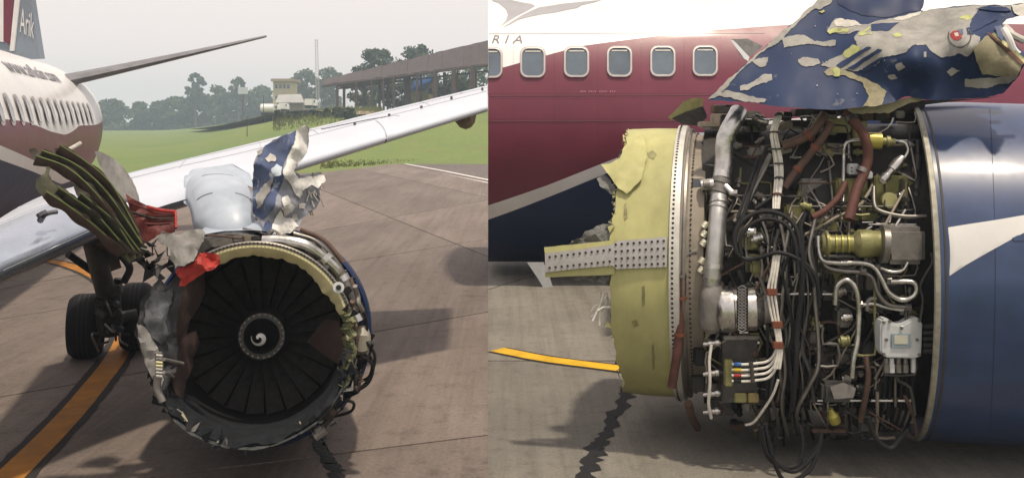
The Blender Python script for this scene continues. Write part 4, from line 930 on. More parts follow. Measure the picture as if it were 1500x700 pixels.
def dots(a, r, t0, t1, n, rad, name, mm_, par):
    mb = MB()
    for i in range(n):
        th = math.radians(lerp(t0, t1, i/(n-1))); rd_ = fe2.pt(0, 1, th)-fe2.pt(0, 0, th); tg = (-fe2.v*math.sin(th)+fe2.w*math.cos(th)); c = fe2.pt(a, r, th)
        mb.add([c+(fe2.u*math.cos(q*.7854)+tg*math.sin(q*.7854))*rad+rd_*(.006*(q < 0)) for q in range(8)]+[c+rd_*.008], [[q, (q+1) % 8, 8] for q in range(8)])
    mb.build(name, mm_, par, kind='stuff', angle=10)
dots((aF+aF2)/2, RC+.047, -100, 100, 108, .013, 'bolt_holes', HOLE, fcase)
# fan frame panel behind the flange
aP = A2x(1030, 400, 1.36)[0]
mb = MB(); mb.lathe(fe2, [(aF2+.03, RC-.01), (aF2+.07, RC-.02), (aF2+.10, RC-.05), (aP, RC-.07), (aP+.02, RC-.2)], 140, mfn=None); ffr = mb.build('fan_frame', BEIGE, AR_, angle=25)
mb = MB(); mb.lathe(fe2, [(aF2+.062, RC-.005), (aF2+.062, RC+.012), (aF2+.085, RC+.008), (aF2+.085, RC-.03)], 140); mb.build('frame_rib', DULL, AR_)
dots(aF2+.13, RC-.042, -100, 100, 96, .011, 'bolt_holes', HOLE, ffr)
fanr = MB(); fanr.lathe(fe2, [(aL+.35, RC-.1), (aL+.36, .05)], 48); fanr.build('fan_disc', SOOT, AR_)
def R_eff(px, py): return 1.2+.40*sm((py-440)/200)+.40*sm((270-py)/115)
def S(px, py, dr=0): return fe2.hit(px, py, R_eff(px, py)+dr)
# core body: rounder above and below than on the side facing the camera
mb = MB(); rws = []
for a in (A2x(1026, 400, 1.25)[0], A2x(1180, 400, 1.25)[0], A2x(1300, 400, 1.25)[0], A2x(1362, 400, 1.25)[0]+.5):
    rws.append([fe2.pt(a, 1.13+.36*sm((abs(math.degrees(th))-14)/58), th) for th in [math.radians(-180+360*i/96) for i in range(96)]])
mb.grid(rws, close=True); mb.build('engine_core', SOOT, AR_)
aN = A2x(1372, 400, 1.70)[0]
mb = MB(); mb.lathe(fe2, [(aN+.42, 1.0), (aN+.42, 1.64)], 96); mb.build('bulkhead', BLACKR, AR_)
# nacelle
mb = MB(); prof = [(aN+.6, 1.60), (aN+.05, 1.655), (aN, 1.675), (aN, 1.70), (aN+.012, 1.712), (aN+.5, 1.716), (aN+1.2, 1.69), (aN+2.0, 1.63), (aN+3, 1.52), (aN+4.5, 1.35), (aN+6.5, 1.1)]
mb.lathe(fe2, prof, 160); nac = mb.build('nacelle', [BLUE], AR_, angle=35)
mb = MB(); mb.lathe(fe2, [(aN-.012, 1.672), (aN-.02, 1.69), (aN-.012, 1.716), (aN+.028, 1.722), (aN+.034, 1.712)], 160); mb.build('nacelle_edge', mat('edge_strip_metal', (.32, .31, .25), .5, .4, var=.3, scale=14), AR_, angle=30)
mb = MB(); mb.lathe(fe2, [(aN+.065, 1.714), (aN+.068, 1.7185), (aN+.085, 1.7185), (aN+.088, 1.714)], 160); mb.build('edge_seal', mat('edge_seal_dark', (.05, .05, .05), .5), AR_)
def nr(x, y): 
    a = A2x(x, y, 1.69)[0]
    for (a0, r0_), (a1, r1_) in zip(prof[4:], prof[5:]):
        if a <= a1: return lerp(r0_, r1_, max(0, (a-a0)/(a1-a0)))
    return 1.6
skin_sheet([(1389, 333), (1420, 328), (1460, 322), (1512, 313), (1512, 335), (1490, 346), (1450, 368), (1415, 388), (1391, 404)], 'white_band', WHITE, nac, .004, fe2, nr, step=7)
skin_sheet([(1482, 349), (1492, 344), (1495, 349), (1512, 340), (1512, 352), (1486, 353)], 'band_mark', BLUE, nac, .008, fe2, nr, step=6)
for x0 in (1450,):
    mb = MB(); mb.tube([fe2.hit(x0+8*math.sin(i/24*3.1), lerp(160, 630, i/24), nr(x0, 400)+.001) for i in range(25)], .003, 4); mb.build('panel_seam', mat('seam_blue', (.02, .03, .06), .5), nac)
# fan-case details: joint strap, torn flaps, honeycomb
def cyl_d(dr): return lambda x, y: fe2.hit(x, y, RC+dr).y
sheet_obj('strap_backing', [(797, 362), (850, 357), (900, 351), (900, 402), (850, 404), (798, 406), (800, 384)], cyl_d(.02), YEL, AR_, step=12, thick=.03, rough=.5)
strap = sheet_obj('joint_strap', [(798, 371), (850, 365), (898, 358), (903, 353), (977, 347), (977, 391), (903, 394), (897, 389), (850, 393), (799, 399)], cyl_d(.045), STRAP, AR_, step=12, thick=.02, rough=0)
mb = MB()
for i in range(20):
    x = 805+i*8.8
    rowsy = ((.22, .78) if x < 898 else (.12, .37, .63, .88)); top = 371-(x-798)*.125 if x < 898 else 353-(x-903)*.08; bot = 399-(x-798)*.1 if x < 898 else 394-(x-903)*.04
    for q in rowsy:
        c = fe2.hit(x, lerp(top, bot, q), RC+.048); mb.tube([c, c+V((0, -.008, .001))], .012, 7)
mb.build('rivets', HOLE, strap, kind='stuff')
sheet_obj('torn_flap', [(880, 241), (890, 240), (903, 234), (914, 226), (924, 212), (934, 200), (944, 196), (948, 230), (940, 262), (918, 284), (906, 276), (896, 262)], crumple(lambda x, y: fe2.hit(x, y, RC+.03).y-.03, .03, .08, 4), YEL, AR_, step=7, thick=.02)
dh = crumple(lambda x, y: fe2.hit(x, y, RC-.03).y, .06, .06, 8)
for poly in ([(826, 362), (838, 352), (852, 348), (858, 338), (868, 336), (878, 330), (900, 327), (902, 356), (870, 358), (846, 362)], [(836, 404), (856, 400), (900, 396), (900, 420), (886, 416), (862, 410), (846, 411)], [(874, 262), (882, 256), (892, 262), (902, 276), (914, 286), (910, 292), (894, 284), (880, 274)]):
    sheet_obj('torn_honeycomb', poly, dh, HONEY, AR_, step=6, thick=.05, rough=2.2)
for i in range(40):
    y = random.choice([U(186, 300), U(186, 205), U(280, 345), U(405, 580)]); a, th, _ = A2x(903, y, RC); p = fe2.pt(aL+jc(th)+U(-.05, .02), RC-U(0, .05), th)
    pts = [p+V((U(-1, 1), U(-1, .3), U(-1, 1)))*U(.015, .055) for _ in range(4)]; mb = MB(); mb.prism(pts, [q+V((.004, .014, .004)) for q in pts]); mb.build('torn_scrap', random.choice([YEL, YEL, TANCHIP, HONEY, YELP]), AR_)
SMU = mat('primer_smudge', (.22, .21, .10), .6, var=.35, scale=14)
for poly in ([(948, 224), (956, 220), (962, 226), (958, 234), (950, 230)], [(914, 300), (917, 296), (919, 318), (915, 322)], [(940, 420), (944, 418), (945, 446), (941, 450)], [(925, 470), (932, 468), (936, 476), (928, 480)], [(955, 505), (958, 503), (959, 540), (956, 542)]): skin_sheet(poly, 'scuff', SMU, fcase, .016, fe2, RC, 5, .8, 2)
for k, pts in enumerate(([(898, 450), (884, 450), (876, 455)], [(884, 428), (880, 444), (872, 462), (868, 470)], [(890, 432), (880, 448), (878, 476)], [(878, 428), (884, 446), (874, 458), (866, 464)], [(886, 446), (872, 448), (866, 456)], [(888, 428), (890, 444), (880, 456)])):
    mb = MB(); mb.tube(smooth_path([P(x, y, 10.0+.02*k) for x, y in pts], 5), .011, 6); mb.build('frayed_wire', CABLEW, AR_)
sheet_obj('torn_bracket', [(978, 172), (1000, 150), (1016, 144), (1030, 144), (1028, 158), (1010, 164), (996, 172), (984, 176)], lambda x, y: 11.3, OLIVE, AR_, step=8, thick=.04)
sheet_obj('torn_bracket', [(984, 174), (1004, 164), (1030, 156), (1036, 172), (1022, 184), (1000, 182)], lambda x, y: 11.2, SOOT, AR_, step=8, thick=.04)
#EOF_RIGHT1
# ---- plumbing and accessories on the open core (each piece sits on the core at its own height)
def path(pts, dr, k=5):
    out = []
    for i, p in enumerate(pts):
        d_ = p[2] if len(p) > 2 else (dr[i] if isinstance(dr, (list, tuple)) else dr); out.append(S(p[0], p[1], d_))
    return smooth_path(out, k)
PX = 10.0/F          # metres per photo pixel at the core's near side
def pipe(name, pts, rpx, mm_, dr=.1, par=AR_, n=10, k=5):
    mb = MB(); mb.tube(path(pts, dr, k), rpx*PX, n); return mb.build(name, mm_, par)
def block(name, x0, y0, x1, y1, mm_, dr=.1, dep=.14, par=AR_, bev=.010, taper=0, label=None):
    q = [(x0, y0), (x1, y0), (x1, y1), (x0, y1)]; c = S((x0+x1)/2, (y0+y1)/2, dr); vd = (c-V((0, 0, H))).normalized()
    f0 = c.y; top = [P(x, y, f0) for x, y in q]; bot = [P(x, y, f0)+V((0, dep, 0)) for x, y in q]
    mb = MB(); mb.prism(bot, top); return mb.build(name, mm_, par, bevel=bev, label=label)
def drum(name, x0, y0, x1, y1, rpx, mm_, dr=.1, par=AR_, n=20, prof=None, label=None):
    p, q = S(x0, y0, dr), S(x1, y1, dr); q = V((q.x, lerp(p.y, q.y, .5), q.z)); mb = MB()
    pr = prof or [(0, .9), (.04, 1), (.96, 1), (1, .9)]
    mb.tube([p.lerp(q, t) for t, r in pr], 1, n, rs=[r*rpx*PX for t, r in pr]); return mb.build(name, mm_, par, angle=30, label=label)
def clampring(pts, i0, rpx, mm_, dr, par, wpx=5):
    (x0, y0), (x1, y1) = pts; return pipe('clamp', [(x0, y0), (x1, y1)], rpx, mm_, dr, par, 16)
r9 = random.Random(77)
def zone(px, py):
    if py > 500: return [SOOT, BLACKR, DKGREY, DKGREY, HOSE2, DULL]
    if px > 1190 and py < 330: return [OLIVE, CASTG, DULL, SOOT, OLIVE, DKGREY, BEIGE]
    if px > 1150: return [DKGREY, CASTG, SOOT, OLIVE, DULL, BLACKR]
    return [SOOT, DKGREY, CASTG, DULL, BLACKR, BEIGE]
for i in range(150):         # castings and brackets bolted to the core
    px, py = r9.uniform(1040, 1340), r9.uniform(168, 628); w_, h_ = r9.uniform(8, 34), r9.uniform(8, 34)
    block('bracket', px-w_/2, py-h_/2, px+w_/2, py+h_/2, r9.choice(zone(px, py)), r9.uniform(-.02, .10), r9.uniform(.12, .25), bev=.012)
for i in range(170):
    px, py = r9.uniform(1040, 1340), r9.uniform(172, 625); an = r9.choice([0, 1.57, r9.uniform(0, 3.14)]); L_ = r9.uniform(8, 20)
    o_ = drum('fitting', px, py, px+math.cos(an)*L_, py+math.sin(an)*L_, r9.uniform(3, 8), r9.choice(zone(px, py)+[STEEL, CASTG]), r9.uniform(.03, .16), n=12, prof=[(0, .6), (.05, .7), (.3, .7), (.32, 1), (.6, 1), (.62, .65), (.95, .65), (1, .5)])
for i in range(165):
    px, py = r9.uniform(1045, 1335), r9.uniform(172, 600); pts = [(px, py)]; dx, dy = r9.choice([(0, 1), (1, 0), (.5, .9), (-.5, .9)])
    for k in range(r9.choice([2, 3, 4])):
        L_ = r9.uniform(14, 50); x, y = pts[-1]; pts.append((min(1340, max(1035, x+dx*L_)), min(640, max(165, y+dy*L_)))); 
        if r9.random() < .6: dx, dy = dy*r9.choice([1, -1]), abs(dx) if r9.random() < .7 else -dx
    pipe(r9.choice(['fuel_tube', 'tube']), pts, r9.choice([1.1, 1.4, 1.8, 2.3]), r9.choice([STEEL, DULL, DULL, DKGREY, SOOT, HOSE2, BLACKR, BEIGE, OLIVE, CASTG]), r9.uniform(.06, .22), n=7, k=2)
for i in range(30):          # black looms in the middle
    x0 = r9.uniform(1128, 1200); pts = [(x0+r9.uniform(-25, 25), r9.uniform(300, 420))]
    while pts[-1][1] < r9.uniform(540, 640): pts.append((min(1205, max(1125, pts[-1][0]*.6+x0*.4+r9.uniform(-14, 14))), pts[-1][1]+r9.uniform(30, 60)))
    if len(pts) > 1: pipe('cable', pts, r9.choice([1.4, 1.8, 2.2, 2.8]), r9.choice([BLACKR, BLACKR, SOOT, DKGREY, DULL]), r9.uniform(.14, .26), n=7)
# bright air duct
d1 = [(1082, 164), (1076, 176), (1066, 194), (1061, 212), (1060, 240), (1057, 262)]
duct = pipe('air_duct', d1, 13.5, STEEL, .24, n=18)
clampring([(1065, 199), (1063, 205)], 0, 14.6, STEEL, .24, duct)
drum('duct_valve', 1058, 262, 1052, 290, 14, DULL, .24, duct, prof=[(0, .85), (.05, 1.05), (.3, 1.05), (.33, .9), (.62, .9), (.65, 1.1), (.8, 1.1), (.83, .95), (1, .95)])
pipe('air_duct', [(1053, 288), (1051, 320), (1048, 360), (1044, 395), (1042, 418)], 12.5, mat('satin_steel', (.42, .42, .40), .34, .85, var=.2, scale=9), .22, n=18)
for a, b in (((1053, 296), (1053, 299)), ((1052.5, 303), (1052, 306)), ((1045, 386), (1044.5, 393)), ((1042.5, 406), (1042, 411))): clampring([a, b], 0, 14, STEEL, .22, duct)
drum('valve_actuator', 1026, 273, 1046, 270, 9.5, STEEL, .24); drum('valve_actuator', 1030, 270, 1040, 270, 6, CASTG, .30)
pipe('duct_branch', [(1062, 272), (1072, 282), (1080, 283)], 5, STEEL, .26)
# starter with slotted cage
drum('starter_elbow', 1044, 418, 1040, 486, 17, CASTG, .22, prof=[(0, .72), (.12, .95), (.3, 1.05), (.7, 1.05), (.9, .9), (1, .5)])
st_ = drum('starter', 1050, 453, 1120, 453, 34, STEEL, .18, n=32, prof=[(0, .82), (.06, .95), (.1, .98), (.34, .98), (.36, .92), (.82, .92), (.86, .84), (1, .55)])
for i in range(14):
    for s_ in (-1, 1):
        y0 = 422+i*4.6; pipe('cage_bar', [(1081, y0), (1087, y0+s_*4), (1093, y0)], 1.0, DULL, .42, st_, 5, 2)
block('cage_back', 1080, 421, 1096, 486, HOLE, .37, .02, st_, .002)
drum('starter_flange', 1118, 453, 1130, 453, 20, CASTG, .2, n=24)
for y in (416, 424): pass
# reddish hoses
def hose(pts, r_, mm_, dr=.26, clamps=()):
    h_ = pipe('hose', pts, r_, mm_, dr, n=12)
    for (x, y, x2, y2) in clamps: pipe('clamp', [(x, y), (x2, y2)], r_*1.25, random.choice([DULL, ORANGE]), dr, h_, 12)
    return h_
pipe('drain_tube', [(1020, 368), (1008, 372), (1001, 384), (999, 402)], 4, DULL, .16)
hose([(998, 400), (999, 420), (997, 450), (995, 490), (990, 530), (984, 566)], 6.5, HOSE, .2, [(998, 402, 998, 406), (998, 434, 998, 438), (995, 488, 995, 492)])
hose([(1241, 164), (1250, 178), (1262, 192), (1270, 212), (1271, 235), (1264, 258), (1256, 276), (1249, 300), (1244, 322)], 7.0, HOSE, .3, [(1265, 247, 1262, 253), (1246, 172, 1249, 177)])
hose([(1238, 268), (1232, 282), (1222, 296), (1206, 310), (1190, 318)], 4.6, HOSE, .26)
hose([(1208, 168), (1198, 184), (1184, 198), (1164, 208), (1146, 214)], 7.2, HOSE2, .26, [(1186, 197, 1181, 200)])
hose([(1218, 180), (1206, 200), (1194, 216), (1180, 234), (1162, 256), (1148, 276)], 5.6, HOSE2, .27, [(1196, 213, 1192, 218), (1170, 246, 1166, 251)])
hose([(1268, 520), (1272, 548), (1268, 580), (1260, 616)], 4, HOSE2, .2)
hose([(1008, 590), (1014, 612), (1022, 626)], 6, HOSE2, .16)
# white cable bundle, then three cables down to the coloured connectors
wb = [(1143, 165), (1137, 180), (1133, 195), (1136, 215), (1140, 238), (1141, 262), (1138, 290), (1137, 306)]
for k in range(5):
    pipe('white_cable', [(x+(k-2)*2.3+math.sin(i+k)*.8, y) for i, (x, y) in enumerate(wb)], 1.6, CABLEW, .30+.012*(k % 2))
for y, x in ((170, 1141), (194, 1133.5), (218, 1137), (240, 1140.5), (262, 1141), (286, 1138.5)): pipe('cable_tie', [(x, y-1.2), (x, y+1.2)], 6.6, HOSE if y in (194, 286) else DKGREY, .30, n=12)
for k in range(3):
    c3 = [(1134+k*4, 372), (1130+k*4, 400), (1125+k*5, 426), (1128+k*5, 452), (1133+k*4, 474), (1137+k*3, 490), (1139+k*3, 515), (1134+k*4, 540)]
    pipe('white_cable', c3, 1.8, CABLEW, .34)
for x, y in ((1130, 428), (1138, 476), (1139, 506)): block('cable_clamp', x-6, y-5, x+9, y+5, ORANGE, .37, .05, bev=.006)
for k, cm in enumerate((BLUS, YELS, REDP, BLACKR)):
    y = 533+k*8.2; pipe('white_cable', [(1072, y), (1090, y+.6), (1108, y-1), (1124, y-4), (1134, y-14), (1139, y-28)], 1.9, CABLEW, .32)
    pipe('coloured_sleeve', [(1075, y), (1086, y+.5)], 2.6, cm, .32)
block('connector_bar', 1062, 527, 1074, 566, OLIVE, .32, .08); pipe('cable_tie', [(1100, 530), (1103, 560)], 3, DKGREY, .33)
pipe('white_cable', [(1140, 556), (1132, 578), (1118, 600), (1104, 618), (1092, 622)], 1.9, CABLEW, .28)
pipe('white_cable', [(1042, 505), (1039, 530), (1040, 560), (1038, 590), (1042, 612)], 2.2, CABLEW, .3)
for y in (504, 548, 578, 604):
    drum('connector', 1030, y, 1056, y-2, 5.5, STEEL, .26, n=14, prof=[(0, .5), (.1, .6), (.3, .6), (.32, 1), (.5, 1), (.52, .8), (.7, .8), (.72, 1), (.9, 1), (1, .7)])
block('control_box', 1058, 496, 1110, 590, DKGREY, .18, .2); block('mount_plate', 1060, 492, 1112, 498, CASTG, .22, .1)
block('label_plate', 1076, 576, 1094, 590, OLIVE, .26, .03); block('label_plate', 1096, 576, 1112, 590, mat('dim_gold', (.2, .16, .06), .5, .3), .26, .03)
block('relay_box', 1018, 512, 1034, 536, BLACKR, .2, .12); block('relay_box', 1014, 552, 1032, 574, SOOT, .18, .12)
# black arcs
for pts, r_ in (([(1080, 372), (1076, 350), (1084, 328), (1104, 313), (1128, 310), (1152, 318), (1168, 338), (1174, 372)], 3.4), ([(1086, 374), (1084, 352), (1094, 334), (1114, 322), (1136, 322), (1156, 334), (1166, 360), (1170, 400)], 3), ([(1172, 330), (1176, 380), (1174, 430), (1168, 480), (1166, 540), (1160, 600)], 3.8), ([(1080, 372), (1094, 380), (1116, 376), (1140, 370), (1166, 378), (1184, 396), (1194, 420)], 2.8), ([(1150, 372), (1178, 384), (1196, 410), (1200, 450)], 2.6), ([(1085, 330), (1100, 280), (1114, 240), (1124, 214)], 2.8), ([(1080, 320), (1098, 268), (1112, 228)], 2.2)):
    pipe('cable', pts, r_, BLACKR, .36)
pipe('drain_tube', [(1130, 226), (1118, 250), (1102, 280), (1088, 310), (1076, 326)], 4.6, DULL, .26); pipe('drain_tube', [(1176, 250), (1160, 268), (1130, 290), (1106, 306)], 3, BLACKR, .26)
for pts in ([(1112, 622), (1118, 650), (1128, 672), (1150, 684), (1170, 678), (1176, 650), (1172, 622)], [(1120, 620), (1132, 668), (1150, 704), (1184, 690), (1198, 660), (1204, 632)], [(1116, 628), (1122, 660), (1140, 680), (1164, 690), (1190, 668), (1204, 640)], [(1270, 610), (1282, 640), (1304, 656), (1318, 642), (1330, 628)]):
    mb = MB(); mb.tube(smooth_path([P(x, y, 9.25+.02*k) for k, (x, y) in enumerate(pts)], 6), .020, 8); mb.build('hanging_cable', BLACKR, AR_)
# right side
for pts, r_, mm_, dr in (([(1199, 346), (1200, 366), (1205, 381), (1225, 385), (1261, 385), (1280, 391), (1291, 407), (1302, 428), (1321, 439), (1338, 434), (1343, 422), (1336, 413), (1305, 412)], 3.4, STEEL, .27), ([(1202, 378), (1213, 392), (1236, 397), (1261, 399), (1278, 407), (1286, 429), (1302, 446), (1332, 450)], 3.2, DULL, .24), ([(1223, 446), (1226, 420), (1240, 410), (1253, 421), (1258, 450), (1256, 499), (1250, 528), (1248, 553)], 3.6, STEEL, .26), ([(1259, 447), (1280, 445), (1300, 450), (1322, 453), (1334, 449)], 3, STEEL, .2), ([(1235, 296), (1236, 240), (1237, 216), (1245, 207), (1262, 206)], 2.8, STEEL, .2), ([(1280, 274), (1281, 300), (1291, 310), (1323, 317), (1357, 317)], 3.2, DULL, .2), ([(1316, 207), (1326, 210), (1330, 222), (1322, 236)], 2.4, STEEL, .22), ([(1290, 392), (1305, 398), (1322, 396), (1330, 384)], 2.2, STEEL, .3), ([(1364, 370), (1366, 385), (1356, 402), (1348, 420), (1352, 440), (1348, 470)], 2, DKGREY, .25), ([(1214, 236), (1220, 300), (1216, 330)], 2, DULL, .14), ([(1230, 300), (1260, 290), (1276, 296)], 2, BLACKR, .2), ([(1270, 455), (1272, 440), (1284, 436)], 3, CASTG, .2)):
    pipe('fuel_tube', pts, r_, mm_, dr, n=12)
for x, y in ((1241, 385), (1264, 398), (1302, 412), (1286, 392), (1259, 446), (1330, 450)): drum('tube_nut', x-4, y, x+5, y, 5, DULL, .25, n=6)
drum('fuel_valve', 1271, 206, 1292, 207, 12, GOLD, .26, n=22); drum('fuel_valve_cap', 1292, 207, 1312, 208, 8, OLIVE, .26, n=16, prof=[(0, .7), (.3, .7), (.32, 1), (.6, 1), (.62, .6), (1, .6)])
drum('actuator', 1290, 268, 1322, 230, 7.5, STEEL, .28, n=16, prof=[(0, .5), (.1, .9), (.3, .9), (.32, .7), (.5, .7), (.52, 1), (.8, 1), (1, .6)])
block('valve_box', 1244, 240, 1259, 256, BOXW, .26, .08); block('valve_box', 1267, 251, 1279, 262, BOXW, .26, .08)
for x, y in ((1247, 246), (1247, 251)): drum('screw', x, y, x+1.5, y, 1.4, HOLE, .30, n=8)
cp = block('casting_plate', 1281, 258, 1330, 312, OLIVE, .13, .12)
mb = MB(); c = S(1301, 293, .15); mb.tube([c, c+V((0, -.05, 0))], 11*PX, 20); mb.build('boss', mat('boss_olive', (.4, .38, .18), .45, .3, var=.2), cp)
for x0, y0, x1, y1 in ((1318, 268, 1332, 276), (1314, 290, 1334, 296), (1320, 262, 1326, 312)): block('plate_rib', x0, y0, x1, y1, DKGREY, .16, .05, cp)
pump = drum('hydraulic_pump', 1204, 357, 1298, 358, 18, OLIVE, .3, n=28, prof=[(0, .62), (.04, .72), (.06, .98), (.10, .98), (.12, .66), (.5, .66), (.56, .95), (.6, 1.08), (.8, 1.08), (.84, 1.0), (1, 1.0)])
for k in range(4): clampring([(1215+k*9, 357), (1217+k*9, 357)], 0, 13, GOLD, .3, pump)
gen = block('generator', 1299, 333, 1358, 388, CASTG, .32, .36, bev=.045); block('generator_nameplate', 1305, 342, 1350, 372, mat('satin_plate', (.42, .41, .40), .4, .6, var=.15), .325, .02, gen, .004)
drum('generator_flange', 1290, 358, 1300, 359, 26, DULL, .3, n=26)
rod = drum('control_rod', 1345, 205, 1352, 312, 6.5, DKGREY, .12, n=16, prof=[(0, .4), (.1, .5), (.2, .5), (.22, .9), (.42, .9), (.44, .7), (.5, .7), (.52, 1.1), (.7, 1.1), (.72, .9), (.75, 1.2), (.8, 1.2), (.82, 1), (1, .8)])
# pale control unit
cu_ = [(1290, 477), (1293, 468), (1301, 466), (1308, 474), (1322, 476), (1332, 470), (1344, 464), (1352, 472), (1350, 520), (1344, 525), (1298, 524), (1290, 516)]
cd_ = S(1320, 495, .30).y
mb = MB(); a = [P(x, y, cd_) for x, y in cu_]; mb.prism([p+V((0, .16, 0)) for p in a], a); ecu = mb.build('control_unit', BOXW, AR_, bevel=.014)
block('unit_label', 1306, 489, 1334, 509, SCREEN, .312, .01, ecu, .003); block('unit_label_field', 1310, 491, 1330, 504, SCREEN2, .318, .01, ecu, .002)
for x, y in ((1294, 472), (1303, 470), (1346, 469), (1294, 518), (1346, 519), (1320, 480), (1298, 497), (1343, 497)):
    mb = MB(); p = P(x, y, cd_); mb.tube([p, p+V((0, -.02, 0))], .014, 8); mb.build('screw', DULL, ecu)
for k, x in enumerate((1298, 1306, 1316, 1326, 1338)):
    mb = MB(); p = P(x, 524, cd_+.06); mb.tube([p, p-V((0, 0, .05)), p-V((0, 0, .055)), p-V((0, 0, .13))], .03, 10, rs=[.022, .022, .03, .03] if k != 4 else [.024]*4); mb.build('unit_plug', BOXW if k in (1, 4) else DULL, ecu)
for k in range(5):
    y = 478+k*9; mb = MB(); p = P(1352, y, cd_+.06); mb.tube([p, p+V((.09, 0, 0))], .022, 8); mb.build('unit_plug', DULL, ecu)
for k in range(6): pipe('cable', [(1298+k*8, 540), (1296+k*8, 570), (1292+k*9, 600), (1286+k*8, 630)], 2.4, BLACKR, .12)
# extra castings of the middle and bottom
block('gearbox', 1205, 560, 1252, 590, DKGREY, .24, .25, bev=.03); sheet_obj('bottom_plate', [(1216, 566), (1236, 560), (1254, 568), (1250, 582), (1222, 584)], lambda x, y: S(1235, 572, .27).y, CASTG, AR_, step=12, thick=.04, rough=.4)
drum('drain_plug', 1216, 598, 1222, 616, 8, GOLD, .24, n=14, prof=[(0, .4), (.3, .6), (.5, 1), (1, 1)]); block('bottom_rail', 1190, 628, 1240, 634, HOSE2, .2, .1); block('bottom_rail', 1130, 618, 1190, 626, SOOT, .2, .1)
for x0, y0, x1, y1, mm_ in ((1088, 336, 1116, 366, OLIVE), (1100, 384, 1120, 402, OLIVE), (1150, 300, 1178, 330, OLIVE), (1196, 322, 1230, 344, OLIVE), (1172, 262, 1216, 290, CASTG), (1196, 210, 1234, 232, BEIGE), (1226, 262, 1272, 326, OLIVE), (1240, 270, 1262, 300, BOXW), (1204, 408, 1224, 440, DKGREY), (1228, 452, 1248, 480, CASTG), (1260, 500, 1282, 540, DKGREY), (1150, 176, 1180, 190, BEIGE), (1096, 216, 1120, 240, CASTG), (1090, 242, 1112, 262, OLIVE)):
    block('casting', x0, y0, x1, y1, mm_, .10, .2, bev=.02)
for x, y, r_ in ((1110, 172, 7), (1118, 176, 5), (1098, 340, 8), (1108, 352, 7), (1240, 466, 7), (1236, 500, 8), (1230, 430, 8), (1276, 352, 6), (1180, 300, 6)):
    drum('valve', x-8, y, x+9, y+r9.uniform(-6, 6), r_, r9.choice([OLIVE, STEEL, CASTG, DULL]), .2, n=14, prof=[(0, .5), (.2, .6), (.22, 1), (.5, 1), (.52, .8), (.8, .8), (.82, 1), (1, .9)])
for i in range(8):
    y = 326+i*13; pts = [(1036-i*1.2, y), (1030-i, y+8)]; drum('foil_sleeve', *pts[0], *pts[1], 5, mat('crumpled_foil', (.55, .53, .42), .35, .5, var=.4, scale=30, bump=.5), .2, n=8) if i in (0, 1, 2, 4, 5) else None
for i in range(36):
    x = 1150+(i % 4)*1.0+r9.uniform(-1, 1)
block('gold_tag', 1014, 262, 1030, 282, mat('slate_patch', (.12, .13, .15), .5), .18, .01)
# upper dark ledge under the cowling
for i in range(30):
    px = r9.uniform(1045, 1335); py = r9.uniform(158, 182); block('bracket', px-r9.uniform(6, 16), py-5, px+r9.uniform(6, 16), py+6, r9.choice([SOOT, BLACKR, DKGREY, CASTG, HOSE2]), .1, .2)
#EOF_CORE
# ---- torn blue cowling above the core
c2 = lambda pts: [(1020+x/3.125, y/3.125) for x, y in pts]
oR = c2([(50, 460), (110, 400), (165, 350), (210, 305), (260, 265), (300, 228), (330, 200), (385, 155), (440, 110), (490, 68), (530, 30), (580, -20), (630, -45), (1045, -45), (1040, 25), (1028, 48), (1050, 60), (1110, 40), (1200, 30), (1290, 25), (1440, 25), (1500, 15), (1540, 22), (1545, 60), (1480, 75), (1420, 90), (1400, 112), (1412, 132), (1440, 168), (1465, 205), (1525, 262), (1496, 310), (1480, 345), (1440, 390), (1400, 430), (1330, 446), (1250, 452), (1150, 458), (1050, 458), (1000, 448), (960, 442), (900, 470), (850, 482), (760, 490), (700, 498), (660, 502), (520, 498), (400, 490), (320, 480), (250, 470), (150, 466)])
k2 = lambda x, y, d: (1020+x/3.125, y/3.125, d)
dC = crumple(idw([k2(50, 460, 10.0), k2(400, 490, 9.55), k2(700, 498, 9.5), k2(580, 0, 10.45), k2(300, 230, 10.2), k2(800, 200, 9.7), k2(640, -40, 10.5), k2(1045, -40, 10.35), k2(1000, 250, 9.45), k2(1050, 60, 10.1), k2(1290, 30, 9.9), k2(1500, 20, 9.7), k2(1250, 200, 9.2), k2(1480, 300, 9.15), k2(1250, 450, 9.55), k2(1400, 420, 9.5), k2(1000, 440, 9.75), k2(860, 440, 9.7), k2(800, 60, 10.15), k2(800, -40, 10.45)]), .02, .016, 41)
tc2 = sheet_obj('torn_cowl', oR, dC, BLUEL, AR_, step=5, thick=.03, rough=.9)
def ch2(pts, mm_, off=.010, rough=1.1, step=6, name='paint_patch'): return chip(c2(pts), dC, mm_, tc2, off, step, rough, name)
ch2([(52, 459), (165, 350), (260, 265), (330, 200), (440, 110), (530, 30), (585, -20), (640, -40), (620, 10), (590, 30), (560, 45), (540, 40), (500, 75), (450, 122), (400, 175), (345, 215), (300, 240), (262, 275), (230, 300), (180, 350), (150, 390), (100, 440)], GREYCHIP)
ch2([(640, -42), (1043, -42), (1038, 20), (1020, 50), (980, 52), (930, 68), (860, 80), (760, 72), (700, 50), (650, 20)], NAVY, .008, .6)
